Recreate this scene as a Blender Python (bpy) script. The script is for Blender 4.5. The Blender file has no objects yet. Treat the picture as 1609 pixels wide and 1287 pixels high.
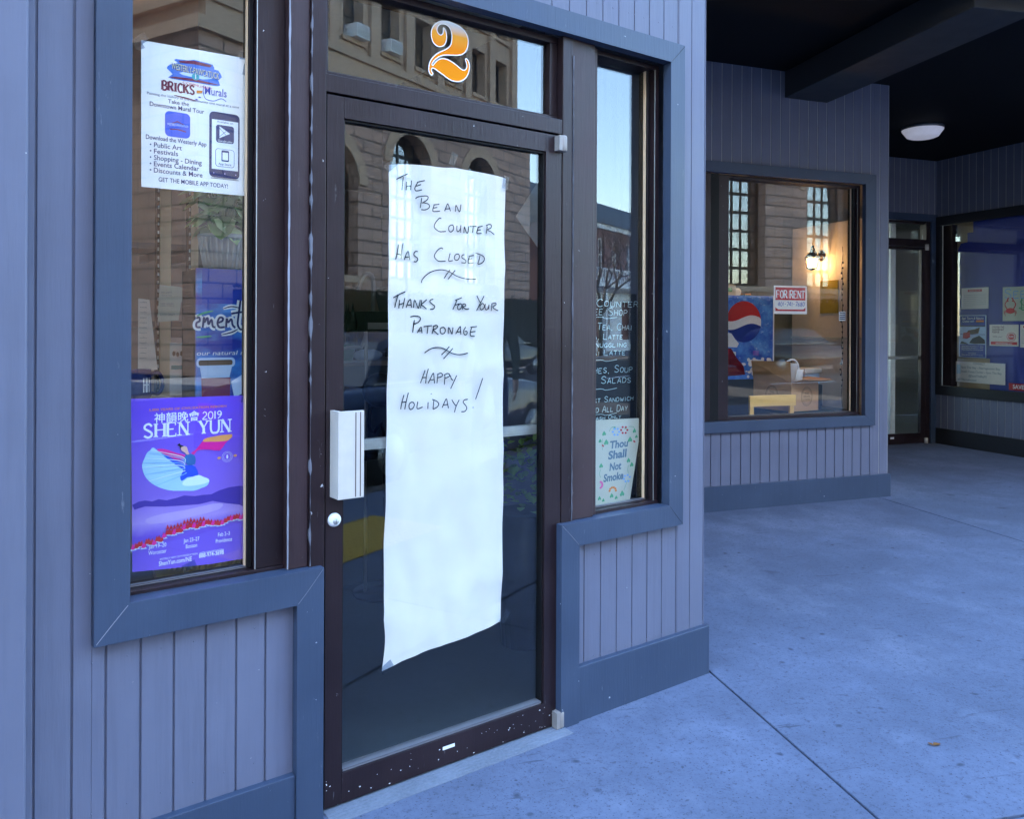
import bpy, bmesh, math, random
from mathutils import Vector, Matrix, noise
from mathutils.geometry import tessellate_polygon
random.seed(7)
sc = bpy.context.scene
COL = sc.collection
R = math.radians
# ---------------------------------------------------------------- camera
EYE = 1.43
cam = bpy.data.cameras.new('camera'); camo = bpy.data.objects.new('camera', cam); COL.objects.link(camo)
camo.location = (0, 0, EYE)
camo.rotation_euler = (Matrix.Rotation(R(90), 4, 'X') @ Matrix.Rotation(R(0.25), 4, 'Z')).to_euler()
cam.sensor_fit = 'HORIZONTAL'; cam.sensor_width = 36; cam.lens = 36*1300/1609
cam.shift_x = 0; cam.shift_y = -(643.5-510)/1609
cam.clip_start = 0.05; cam.clip_end = 2000
sc.camera = camo
# ---------------------------------------------------------------- light
SUN_EL, SUN_AZ = 24, -80            # azimuth of the sun measured from +X towards +Y
w = bpy.data.worlds.new('World'); sc.world = w; w.use_nodes = True
nt = w.node_tree; nt.nodes.clear()
sky = nt.nodes.new('ShaderNodeTexSky'); sky.sky_type = 'NISHITA'; sky.sun_disc = False
sky.sun_elevation = R(SUN_EL); sky.sun_rotation = R(90-SUN_AZ)
sky.ozone_density = 3.2; sky.air_density = 1.2; sky.dust_density = 0.6
bg = nt.nodes.new('ShaderNodeBackground'); bg.inputs['Strength'].default_value = 0.15
wo = nt.nodes.new('ShaderNodeOutputWorld')
nt.links.new(sky.outputs[0], bg.inputs[0]); nt.links.new(bg.outputs[0], wo.inputs[0])
sl = bpy.data.lights.new('sun', 'SUN'); sl.energy = 3.0; sl.angle = R(0.5); sl.color = (1, .94, .84)
so = bpy.data.objects.new('sun', sl); COL.objects.link(so)
sv = Vector((math.cos(R(SUN_EL))*math.cos(R(SUN_AZ)), math.cos(R(SUN_EL))*math.sin(R(SUN_AZ)), math.sin(R(SUN_EL))))
so.rotation_euler = sv.to_track_quat('Z', 'Y').to_euler()
sc.view_settings.view_transform = 'Standard'; sc.view_settings.look = 'None'
sc.view_settings.exposure = 3.93; sc.view_settings.gamma = 1
HW=[[2457,18838,2651,18947,2863,19056],[2704,18946,2678,18741,2656,18515],[2827,18803,2819,18662,2808,18536],[2998,18861,2983,18709,2968,18551],[2819,18655,2983,18684],[3203,18824,3348,18870,3483,18909],[3228,18827,3166,18726,3119,18628,3147,18552,3255,18562,3383,18605],[3166,18695,3347,18769],[3146,18291,3218,18354,3400,18401,3546,18420,3612,18382,3564,18289,3417,18197,3381,18178],[3417,18191,3582,18179,3662,18122,3636,18041,3507,17973,3354,17964],[3370,18342,3348,18175,3318,18015],[3810,18157,4034,18201],[3840,18159,3795,18037,3794,17951,3913,17954,4063,17979],[3810,18055,3959,18092],[4233,17992,4290,18125,4348,18243,4397,18166,4461,18010],[4267,18065,4434,18088],[4652,18008,4673,18228,4768,18066,4826,18038,4866,18270],[4107,17731,4054,17753,3968,17683,3874,17564,3844,17451,3910,17375,4060,17311,4286,17335],[4485,17558,4408,17504,4393,17406,4438,17335,4515,17349,4584,17435,4573,17531,4516,17567,4470,17541],[4716,17557,4707,17443,4734,17363,4804,17390,4855,17485,4871,17584],[4863,17567,4854,17338],[4986,17330,5011,17545,5077,17368,5143,17356,5184,17573],[5215,17568,5493,17593],[5354,17577,5333,17368],[5541,17563,5742,17617],[5565,17565,5525,17463,5512,17356,5693,17374],[5533,17457,5673,17489],[5929,17623,5904,17487,5887,17379],[5876,17636,5999,17694,6093,17674,6080,17583,5936,17506,6079,17448,6222,17357],[2552,16806,2499,16556,2445,16330],[2704,16852,2657,16594,2638,16360],[2498,16500,2656,16476],[2751,16325,2815,16508,2894,16606,2922,16466,2950,16333],[2797,16414,2929,16426],[3238,16616,3155,16619,3094,16537,3119,16475,3216,16417,3237,16355,3172,16289,3093,16295],[4177,16749,4125,16785,4019,16741,3907,16623,3850,16509,3906,16415,4036,16347,4281,16367],[4454,16633,4415,16486,4403,16372,4556,16395],[4711,16613,4645,16577,4617,16479,4671,16416,4760,16436,4819,16537,4780,16616,4695,16612],[5014,16617,4928,16590,4916,16508,5005,16463,5072,16417,5044,16343,4895,16344],[5179,16569,5389,16612],[5230,16572,5170,16454,5177,16339,5375,16363],[5178,16471,5320,16500],[5640,16623,5600,16472,5547,16331],[5457,16691,5629,16656,5777,16596,5821,16498,5748,16395,5627,16334,5547,16331],[3379,15624,3405,15730,3570,15893,3792,16012,4053,16069,4279,16061,4469,16003,4699,15896,4971,15830,5246,15811,5476,15821],[4451,16083,4336,15950,4221,15795],[4654,16080,4507,15923,4373,15773],[2364,15123,2544,15218,2789,15325],[2537,15201,2474,15029,2420,14818],[2590,15065,2562,14798],[2777,15129,2697,14799],[2582,14911,2737,14964],[2822,14821,2893,15000,2980,15087,3003,14950,3018,14822],[2873,14904,3018,14916],[3089,14823,3130,15072,3228,14866,3279,14825,3337,15082],[3389,15076,3347,14815],[3578,15096,3448,14990,3376,14930,3488,14851,3568,14792],[3822,15110,3724,15087,3691,15027,3772,14958,3874,14889,3832,14801,3698,14782],[4730,15094,4636,14914,4567,14789],[4653,15086,4922,15187],[4644,14932,4823,14981],[4857,14981,4763,14915,4758,14815,4822,14790,4908,14863,4908,14960,4849,14988],[4964,14971,4942,14791],[4943,14971,5050,14972,5072,14918,4964,14874,5093,14810,5210,14829],[5518,15269,5588,15142,5653,15041],[5810,15263,5662,15016,5506,14759],[5751,15017,5662,14942,5652,14844,5705,14797,5794,14845,5826,14944,5751,15017],[5871,15000,5853,14871,5897,14798,5973,14846,6019,14983],[6019,14983,6004,14817],[6141,14984,6108,14763],[6109,14995,6268,15041,6313,14986,6176,14892,6289,14812,6403,14775],[2977,14526,3127,14561,3306,14537,3345,14457,3265,14363,3126,14305],[3127,14433,3094,14243,3065,14036],[3236,14027,3304,14138,3372,14207,3396,14102,3403,14015],[3276,14086,3404,14102],[3465,14224,3768,14257],[3626,14240,3596,13996],[3850,14239,3808,14099,3779,13987],[3817,14232,3932,14267,3993,14231,3931,14161,3829,14116,3931,14027,4021,13963],[4179,14202,4096,14160,4096,14043,4157,13990,4253,14024,4283,14130,4221,14202,4158,14195],[4395,13987,4409,14201,4513,14022,4546,13993,4577,14200],[4682,13984,4767,14109,4862,14234,4874,14108,4886,13964],[4724,14048,4887,14061],[5077,14215,5003,14107,5002,13999,5067,13951,5132,13998,5119,14070,5033,14060],[5263,14206,5526,14230],[5320,14206,5262,14051,5274,13924,5436,13903],[5275,14050,5468,14067],[3501,13376,3683,13487,3887,13543,4114,13538,4300,13474,4509,13362,4763,13302,4977,13311,5163,13346],[4439,13574,4300,13438,4133,13304],[4573,13511,4404,13347,4215,13175],[3526,12828,3436,12605,3355,12417],[3647,12869,3577,12634,3548,12398],[3416,12589,3577,12589],[3645,12404,3739,12575,3834,12722,3862,12552,3881,12382],[3698,12507,3874,12509],[4006,12652,3985,12512,3972,12389],[3973,12660,4089,12712,4171,12680,4163,12610,4005,12564],[4275,12623,4253,12330],[4234,12635,4359,12691,4443,12663,4430,12592,4275,12534],[4476,12633,4526,12506,4589,12467],[4730,12615,4610,12395,4495,12186],[2761,12068,2690,11849,2643,11620],[2918,12128,2846,11874,2790,11610],[2682,11833,2858,11846],[3042,11828,2963,11781,2943,11679,2986,11597,3073,11619,3133,11719,3102,11807,3015,11823],[3264,11832,3239,11608,3440,11648],[3642,11792,3633,11576],[3749,12066,3765,12044],[3858,11849,3828,11553],[3797,11871,3960,11808,4042,11715,3980,11613,3828,11553],[4174,11583,4250,11738,4334,11864,4375,11713,4416,11550],[4208,11670,4396,11676],[4544,11827,4627,11697,4703,11621],[4832,11810,4712,11603,4647,11403],[5176,11809,5034,11788,4990,11711,5097,11596,5132,11504,5053,11412,4916,11410],[5371,11536,5397,11512],[5769,12489,5625,12130,5482,11791]]
TWO=[4283,24256,4454,24280,4639,24268,4825,24235,5012,24166,5153,24046,5235,23894,5246,23718,5209,23551,5126,23406,4995,23302,4843,23243,4633,23203,4426,23168,4243,23119,4083,23031,3948,22918,3862,22806,3846,22735,3884,22727,3936,22800,4038,22912,4174,22995,4322,23027,4471,23016,4632,22968,4794,22899,4934,22826,5052,22788,5146,22825,5194,22923,5183,23030,5136,23160,5160,23189,5208,23184,5278,23087,5302,22972,5284,22810,5229,22661,5121,22513,4956,22405,4815,22365,4629,22359,4445,22405,4262,22490,4104,22559,3980,22615,3890,22637,3834,22608,3822,22529,3874,22480,3860,22419,3811,22407,3748,22458,3722,22549,3730,22685,3779,22848,3881,22993,4016,23125,4198,23247,4358,23336,4496,23451,4577,23585,4601,23746,4597,23883,4557,24012,4476,24112,4362,24156,4236,24149,4111,24093,4043,23992,4031,23883,4087,23797,4178,23777,4251,23841,4263,23950,4270,24034,4338,23986,4383,23878,4399,23725,4370,23583,4290,23459,4153,23388,4017,23392,3894,23468,3828,23590,3806,23720,3829,23879,3908,24031,4044,24157,4157,24220]
ART={'skirt':[-4549,10961,-4427,10859,-4221,10712,-4012,10590,-3696,10401,-3588,10426,-3445,10337,-3356,10104,-3229,10033,-3092,9961,-3068,9884,-3120,9778,-3285,9723,-3484,9673,-3699,9700,-4016,9734,-4259,9807,-4482,9925,-4651,10071,-4768,10247,-4821,10450,-4809,10574,-4758,10694,-4699,10831,-4614,10895],'blue':[-4341,10769,-4221,10712,-4012,10590,-3696,10401,-3589,10408,-3445,10337,-3356,10095,-3518,10067,-3661,10065,-3804,9980,-3847,10105,-3767,10261,-3873,10365,-4100,10554],'hem':[-3786,9932,-3662,10028,-3518,10067,-3356,10095,-3229,10033,-3092,9961,-3074,9884,-3230,9837,-3447,9817,-3662,9825,-3769,9865],'bodice':[-3712,10679,-3587,10704,-3462,10636,-3454,10412,-3660,10406,-3713,10513,-3757,10573],'sleeveL':[-4457,10898,-4341,10909,-4168,10861,-3942,10757,-3730,10690,-3695,10641,-3748,10572,-3942,10578,-4082,10643,-4255,10752,-4392,10838],'sleeveR':[-3560,10729,-3461,10784,-3352,10904,-3225,11060,-3115,11116,-2443,11163,-2538,11000,-2633,10913,-2783,10728,-3061,10774,-3280,10795,-3407,10770,-3489,10666],'gold':[-3252,11016,-3115,11116,-2443,11163,-2538,11000,-2782,10980,-3042,10997],'face':[-3835,10912,-3764,10933,-3685,10907,-3658,10831,-3632,10745,-3614,10697,-3685,10695,-3730,10755,-3800,10798,-3836,10857],'hair':[-3932,10976,-3888,11009,-3861,11016,-3844,10972,-3782,10948,-3764,10924,-3826,10908,-3839,10821,-3783,10742,-3836,10820,-3870,10934],'hills':[-4905,9548,-4737,9561,-4569,9512,-4398,9552,-4191,9498,-3947,9530,-3735,9576,-3467,9523,-3231,9529,-3011,9520,-2788,9605,-2525,9658,-2220,9668,-2105,9645,-2098,9057,-2223,9132,-2602,9221,-2975,9327,-3341,9283,-3877,9309,-4226,9330,-4738,9400,-5006,9347,-5063,9480],'lake':[-4712,9057,-4305,9141,-3655,9171,-2983,9252,-2687,9212,-2787,9076,-3275,8995,-3751,8941,-4306,8901,-4668,8931],'sign':[-4005,21498,-3701,21519,-3530,21565,-3358,21554,-3026,21525,-2974,21401,-2868,21392,-2769,21228,-2869,21121,-2816,20985,-3011,20942,-3533,20947,-3940,20938,-4206,20962,-4090,21069,-4239,21200,-4155,21320,-3955,21409,-4038,21446],'banner':[-3938,21464,-3530,21540,-3044,21504,-3097,21440,-3531,21444,-3904,21411],'cloud':[-3922,21134,-3804,21183,-3634,21178,-3151,21169,-3011,21133,-3291,21067,-3532,21078,-3838,21096],'foot':[-4190,20975,-4007,21014,-3532,21043,-3151,21019,-2816,20993,-3152,20965,-3533,20972,-4040,20956]}
# ---------------------------------------------------------------- frames (x along a wall, y into it, z up)
def frame(ox, oy, ux, uy):
    l = math.hypot(ux, uy); ux /= l; uy /= l
    return Matrix(((ux, -uy, 0, ox), (uy, ux, 0, oy), (0, 0, 1, 0), (0, 0, 0, 1)))
FA = frame(-0.5429, 2.4183, 0.8029, 0.5961)       # street-corner storefront
FB = frame(1.4831, 6.3376, 0.93647, 0.35074)      # recessed storefront
FC = frame(5.1969, 10.1639, 0.35074, -0.93647)    # shop front on the right
FD = frame(5.0921, 10.1110, 0.93647, 0.35074)     # far entrance
FS = frame(1.52, -13.9, -0.972, -0.234)           # facade across the street
FW = frame(0, 0, 0.972, 0.234)                    # street: x along the kerb, y towards our building
ORG = {}
# ---------------------------------------------------------------- mesh builder
class MB:
    def __init__(s): s.v=[]; s.f=[]; s.mi=[]; s.mats=[]; s.cur=0; s.sm=[]; s.smooth=False
    def m(s, mat):
        if mat not in s.mats: s.mats.append(mat)
        s.cur = s.mats.index(mat); return s
    def add(s, vs, fs):
        n=len(s.v); s.v += [tuple(p) for p in vs]
        for f in fs: s.f.append(tuple(i+n for i in f)); s.mi.append(s.cur); s.sm.append(s.smooth)
        return s
    def box(s, x0,x1,y0,y1,z0,z1):
        if x0>x1:x0,x1=x1,x0
        if y0>y1:y0,y1=y1,y0
        if z0>z1:z0,z1=z1,z0
        v=[(x0,y0,z0),(x1,y0,z0),(x1,y1,z0),(x0,y1,z0),(x0,y0,z1),(x1,y0,z1),(x1,y1,z1),(x0,y1,z1)]
        return s.add(v,[(0,3,2,1),(4,5,6,7),(0,1,5,4),(1,2,6,5),(2,3,7,6),(3,0,4,7)])
    def prism(s, pts, y0, y1):
        a=sum(pts[i][0]*pts[(i+1)%len(pts)][1]-pts[(i+1)%len(pts)][0]*pts[i][1] for i in range(len(pts)))
        if a<0: pts=pts[::-1]
        n=len(pts); v=[(x,y0,z) for x,z in pts]+[(x,y1,z) for x,z in pts]
        tr=tessellate_polygon([[Vector((x,z,0)) for x,z in pts]])
        fs=[]
        for t in tr:
            (ax,az),(bx,bz),(cx,cz)=pts[t[0]],pts[t[1]],pts[t[2]]
            if (bx-ax)*(cz-az)-(cx-ax)*(bz-az)<0: t=(t[0],t[2],t[1])
            fs.append(tuple(t)); fs.append(tuple(i+n for i in (t[0],t[2],t[1])))
        for i in range(n): j=(i+1)%n; fs.append((j,i,i+n,j+n))
        return s.add(v,fs)
    def hprism(s, pts, z0, z1):      # polygon in plan (x,y)
        a=sum(pts[i][0]*pts[(i+1)%len(pts)][1]-pts[(i+1)%len(pts)][0]*pts[i][1] for i in range(len(pts)))
        if a<0: pts=pts[::-1]
        n=len(pts); v=[(x,y,z0) for x,y in pts]+[(x,y,z1) for x,y in pts]
        tr=tessellate_polygon([[Vector((x,y,0)) for x,y in pts]]); fs=[]
        for t in tr:
            (ax,az),(bx,bz),(cx,cz)=pts[t[0]],pts[t[1]],pts[t[2]]
            if (bx-ax)*(cz-az)-(cx-ax)*(bz-az)<0: t=(t[0],t[2],t[1])
            fs.append((t[0],t[2],t[1])); fs.append(tuple(i+n for i in t))
        for i in range(n): j=(i+1)%n; fs.append((i,j,j+n,i+n))
        return s.add(v,fs)
    def flat(s, pts, y):
        tr=tessellate_polygon([[Vector((x,z,0)) for x,z in pts]]); fs=[]
        for t in tr:
            (ax,az),(bx,bz),(cx,cz)=pts[t[0]],pts[t[1]],pts[t[2]]
            if (bx-ax)*(cz-az)-(cx-ax)*(bz-az)<0: t=(t[0],t[2],t[1])
            fs.append(tuple(t))
        return s.add([(x,y,z) for x,z in pts],fs)
    def rect(s,x0,x1,z0,z1,y): return s.flat([(x0,z0),(x1,z0),(x1,z1),(x0,z1)],y)
    def rrect(s,x0,x1,z0,z1,r,y,n=5):
        p=[]
        for cx,cz,a in ((x1-r,z1-r,0),(x0+r,z1-r,90),(x0+r,z0+r,180),(x1-r,z0+r,270)):
            for k in range(n+1):
                t=R(a+90*k/n); p.append((cx+r*math.cos(t),cz+r*math.sin(t)))
        return s.flat(p,y)
    def disc(s,cx,cz,r,y,n=24,rz=None):
        rz=rz or r
        return s.flat([(cx+r*math.cos(2*math.pi*k/n),cz+rz*math.sin(2*math.pi*k/n)) for k in range(n)],y)
    def ribbon(s,pts,wd,y,sub=4,depth=0,taper=False):
        P=smooth(pts,sub) if sub>1 and len(pts)>2 else [Vector(p) for p in pts]
        L=[];Rr=[]
        for i,p in enumerate(P):
            a=P[max(i-1,0)];b=P[min(i+1,len(P)-1)]; d=(b-a)
            if d.length<1e-9: d=Vector((1,0))
            d.normalize(); nn=Vector((-d.y,d.x)); h=wd/2
            if taper: h*=.45+.75*math.sin(math.pi*(i+.6)/(len(P)+.2))
            L.append(p+nn*h);Rr.append(p-nn*h)
        n=len(P); v=[(q.x,y,q.y) for q in L]+[(q.x,y,q.y) for q in Rr]
        fs=[(i+n,i+1+n,i+1,i) for i in range(n-1)]
        s.add(v,fs)
        return s
    def tube(s,pts,r,n=8,closed=False,sub=1):
        P=[Vector(p) for p in pts]
        if sub>1 and len(P)>2: P=smooth3(P,sub)
        rs=r if isinstance(r,(list,tuple)) else None
        vs=[];fs=[];N=len(P)
        up=Vector((0,0,1))
        for i,p in enumerate(P):
            if closed: a=P[i-1];b=P[(i+1)%N]
            else: a=P[max(i-1,0)];b=P[min(i+1,N-1)]
            t=(b-a).normalized(); u=t.cross(up)
            if u.length<1e-3: u=t.cross(Vector((0,1,0)))
            u.normalize(); w_=t.cross(u)
            rr=r if rs is None else rs[0]+(rs[1]-rs[0])*i/(N-1)
            for k in range(n):
                a_=2*math.pi*k/n; vs.append(p+u*math.cos(a_)*rr+w_*math.sin(a_)*rr)
        M=N if closed else N-1
        for i in range(M):
            j=(i+1)%N
            for k in range(n): fs.append((i*n+k,j*n+k,j*n+(k+1)%n,i*n+(k+1)%n))
        if not closed: fs.append(tuple(range(n))); fs.append(tuple((N-1)*n+k for k in range(n))[::-1])
        o=s.smooth; s.smooth=True; s.add(vs,fs); s.smooth=o; return s
    def lathe(s,cx,cy,prof,n=24,axis='z',a0=0):
        vs=[];fs=[]
        for r,z in prof:
            for k in range(n):
                a=2*math.pi*k/n+a0
                if axis=='z': vs.append((cx+r*math.cos(a),cy+r*math.sin(a),z))
                elif axis=='y': vs.append((cx+r*math.cos(a),z,cy+r*math.sin(a)))
                else: vs.append((z,cx+r*math.cos(a),cy+r*math.sin(a)))
        for i in range(len(prof)-1):
            for k in range(n): fs.append((i*n+k,i*n+(k+1)%n,(i+1)*n+(k+1)%n,(i+1)*n+k))
        if prof[0][0]>1e-6: fs.append(tuple(range(n))[::-1])
        if prof[-1][0]>1e-6: fs.append(tuple((len(prof)-1)*n+k for k in range(n)))
        o=s.smooth; s.smooth=True; s.add(vs,fs); s.smooth=o; return s
    def blob(s,c,r,n=10,j=0.0):
        vs=[];fs=[]; m=n//2
        for i in range(1,m):
            t=math.pi*i/m
            for k in range(n):
                a=2*math.pi*k/n; q=1+random.uniform(-j,j)
                vs.append((c[0]+r[0]*math.sin(t)*math.cos(a)*q,c[1]+r[1]*math.sin(t)*math.sin(a)*q,c[2]+r[2]*math.cos(t)*q))
        top=len(vs);vs.append((c[0],c[1],c[2]+r[2]));bot=len(vs);vs.append((c[0],c[1],c[2]-r[2]))
        for i in range(m-2):
            for k in range(n): fs.append((i*n+k,(i+1)*n+k,(i+1)*n+(k+1)%n,i*n+(k+1)%n))
        for k in range(n): fs.append((top,k,(k+1)%n)); fs.append((bot,(m-2)*n+(k+1)%n,(m-2)*n+k))
        o=s.smooth; s.smooth=True; s.add(vs,fs); s.smooth=o; return s
    def leaf(s,p,d,n,L,W):
        d=Vector(d).normalized(); sd=d.cross(Vector(n)); 
        if sd.length<1e-3: sd=d.cross(Vector((1,0,0)))
        sd.normalize(); up=sd.cross(d); p=Vector(p)
        v=[p,p+d*L*.35+sd*W*.5+up*W*.12,p+d*L*.7+sd*W*.38,p+d*L-up*L*.1,p+d*L*.7-sd*W*.38,p+d*L*.35-sd*W*.5+up*W*.12,p+d*L*.5-up*W*.08]
        return s.add(v,[(0,1,6),(1,2,6),(2,3,6),(3,4,6),(4,5,6),(5,0,6)])
    def xform(s,i0,M):
        for i in range(i0,len(s.v)): s.v[i]=tuple(M@Vector(s.v[i]))
        return s
    def build(s,name,parent=None,fr=None,org=(0,0,0),bevel=0,label=None,cat=None,group=None,kind=None):
        if parent is not None: org=ORG[parent.name]
        me=bpy.data.meshes.new(name); o3=Vector(org)
        me.from_pydata([tuple(Vector(p)-o3) for p in s.v],[],s.f)
        for mt in s.mats: me.materials.append(mt)
        me.polygons.foreach_set('material_index',s.mi); me.polygons.foreach_set('use_smooth',s.sm)
        if bevel:
            b=bmesh.new(); b.from_mesh(me)
            bmesh.ops.remove_doubles(b,verts=b.verts,dist=1e-6)
            ed=[e for e in b.edges if len(e.link_faces)==2 and e.calc_face_angle(0)>.6]
            try: bmesh.ops.bevel(b,geom=ed,offset=bevel,segments=2,affect='EDGES',clamp_overlap=True,profile=.5)
            except Exception as ex: print('bevel',ex)
            b.to_mesh(me); b.free()
        me.update()
        ob=bpy.data.objects.new(name,me); COL.objects.link(ob); ORG[ob.name]=tuple(org)
        if parent is not None: ob.parent=parent
        else: ob.matrix_world=(fr or Matrix.Identity(4))@Matrix.Translation(o3)
        tag(ob,label,cat,group,kind); return ob
def tag(o,label=None,cat=None,group=None,kind=None):
    for k,v_ in (('label',label),('category',cat),('group',group),('kind',kind)):
        if v_: o[k]=v_
    return o
def thing(name,label,cat,fr,org,group=None):
    o=bpy.data.objects.new(name,None); COL.objects.link(o); o.empty_display_size=.1
    o.matrix_world=fr@Matrix.Translation(Vector(org)); ORG[o.name]=tuple(org)
    return tag(o,label,cat,group)
def cr(a,b,c,d,t): return .5*((2*b)+(c-a)*t+(2*a-5*b+4*c-d)*t*t+(3*b-a-3*c+d)*t*t*t)
def smooth(pts,sub):
    P=[Vector(p) for p in pts]; out=[]
    for i in range(len(P)-1):
        a=P[max(i-1,0)];b=P[i];c=P[i+1];d=P[min(i+2,len(P)-1)]
        for k in range(sub): out.append(cr(a,b,c,d,k/sub))
    out.append(P[-1]); return out
smooth3=smooth
def closed_smooth(pts,sub=3):
    P=[Vector(p) for p in pts];n=len(P);o=[]
    for i in range(n):
        for k in range(sub):
            q=cr(P[i-1],P[i],P[(i+1)%n],P[(i+2)%n],k/sub); o.append((q.x,q.y))
    return o
def pairs(a): return [(a[i]/1e4,a[i+1]/1e4) for i in range(0,len(a),2)]
# ---------------------------------------------------------------- printed type
TX={}
def glyphs(sx,bold):
    k=(sx,bold)
    if k not in TX:
        c=bpy.data.curves.new('type','FONT'); c.body=sx; c.size=1; c.offset=bold; c.resolution_u=3
        o=bpy.data.objects.new('type',c); COL.objects.link(o)
        dg=bpy.context.evaluated_depsgraph_get(); me=bpy.data.meshes.new_from_object(o.evaluated_get(dg))
        TX[k]=([tuple(v.co[:2]) for v in me.vertices],[tuple(p.vertices) for p in me.polygons])
        bpy.data.objects.remove(o); bpy.data.curves.remove(c); bpy.data.meshes.remove(me)
    return TX[k]
def text(mb,s_,x,z,h,y,width=None,align='C',bold=0.0,shear=0,slope=0):
    v,f=glyphs(s_,bold)
    if not v: return
    hv=[q[1] for q in glyphs('H',0)[0]]; cap=max(hv)-min(hv)
    x0=min(q[0] for q in v);x1=max(q[0] for q in v)
    sz=h/cap; sx=(width/(x1-x0)) if width else sz
    wd=(x1-x0)*sx; ox={'C':x-wd/2,'L':x,'R':x-wd}[align]
    mb.add([(ox+(a-x0)*sx+b*sz*shear,y,z+b*sz+slope*((a-x0)*sx)) for a,b in v],f)
# single-stroke capitals used for handwriting and serif faces: box 0..1 x 0..1
SF={'A':[[(0,0),(.5,1),(1,0)],[(.2,.38),(.8,.38)]],'B':[[(0,0),(0,1)],[(0,1),(.6,1),(.85,.8),(.6,.53),(0,.53)],[(.6,.53),(1,.3),(.65,0),(0,0)]],
'C':[[(.95,.85),(.6,1),(.2,.85),(0,.5),(.2,.12),(.6,0),(1,.12)]],'D':[[(0,0),(0,1)],[(0,1),(.55,1),(.95,.75),(1,.45),(.8,.12),(.5,0),(0,0)]],
'E':[[(0,0),(0,1)],[(0,1),(.9,1)],[(0,.52),(.7,.52)],[(0,0),(.95,0)]],'F':[[(0,0),(0,1)],[(0,1),(.9,1)],[(0,.52),(.7,.52)]],
'G':[[(.95,.85),(.6,1),(.2,.85),(0,.5),(.2,.12),(.6,0),(.95,.15),(.95,.42),(.6,.42)]],'H':[[(0,0),(0,1)],[(1,0),(1,1)],[(0,.52),(1,.52)]],
'I':[[(.5,0),(.5,1)]],'J':[[(.8,1),(.8,.2),(.4,0),(0,.2)]],'K':[[(0,0),(0,1)],[(.95,1),(0,.42)],[(.3,.58),(1,0)]],'L':[[(0,1),(0,0)],[(0,0),(.9,0)]],
'M':[[(0,0),(.1,1)],[(.1,1),(.5,.25)],[(.5,.25),(.9,1)],[(.9,1),(1,0)]],'N':[[(0,0),(0,1)],[(0,1),(1,0)],[(1,0),(1,1)]],
'O':[[(.5,1),(.12,.82),(0,.5),(.12,.15),(.5,0),(.88,.15),(1,.5),(.88,.82),(.5,1)]],'P':[[(0,0),(0,1)],[(0,1),(.65,1),(.95,.78),(.65,.5),(0,.5)]],
'R':[[(0,0),(0,1)],[(0,1),(.65,1),(.92,.78),(.65,.52),(0,.52)],[(.45,.52),(1,0)]],'S':[[(.92,.82),(.6,1),(.2,.92),(.1,.7),(.45,.53),(.85,.36),(.9,.14),(.5,0),(.05,.14)]],
'T':[[(0,1),(1,1)],[(.5,1),(.5,0)]],'U':[[(0,1),(0,.3),(.2,.04),(.5,0),(.8,.04),(1,.3),(1,1)]],'V':[[(0,1),(.5,0)],[(.5,0),(1,1)]],'W':[[(0,1),(.28,0)],[(.28,0),(.5,.75)],[(.5,.75),(.72,0)],[(.72,0),(1,1)]],
'Y':[[(0,1),(.5,.45)],[(1,1),(.5,.45)],[(.5,.45),(.5,0)]],'-':[[(.15,.45),(.85,.45)]],',':[[(.5,.08),(.35,-.18)]],'&':[[(1,.1),(.3,.8),(.5,1),(.7,.85),(.1,.3),(.3,0),(.9,.4)]],
'4':[[(.7,0),(.75,1),(0,.35),(1,.35)]],'0':[[(.5,1),(.12,.82),(0,.5),(.12,.15),(.5,0),(.88,.15),(1,.5),(.88,.82),(.5,1)]],'1':[[(.5,0),(.5,1)]],'7':[[(0,1),(1,1),(.35,0)]],
'3':[[(0,.9),(.5,1),(.9,.75),(.4,.52),(.95,.3),(.5,0),(0,.1)]],'6':[[(.8,.95),(.2,.6),(0,.25),(.4,0),(.9,.15),(.85,.45),(.4,.5),(.05,.3)]],'8':[[(.5,.53),(.1,.75),(.5,1),(.9,.75),(.5,.53),(0,.25),(.5,0),(1,.25),(.5,.53)]],
'2':[[(.05,.78),(.4,1),(.85,.8),(.75,.5),(0,0),(1,0)]],'9':[[(.2,0),(.9,.5),(.85,.85),(.45,1),(.05,.75),(.4,.5),(.9,.65)]],' ':[]}
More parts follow.
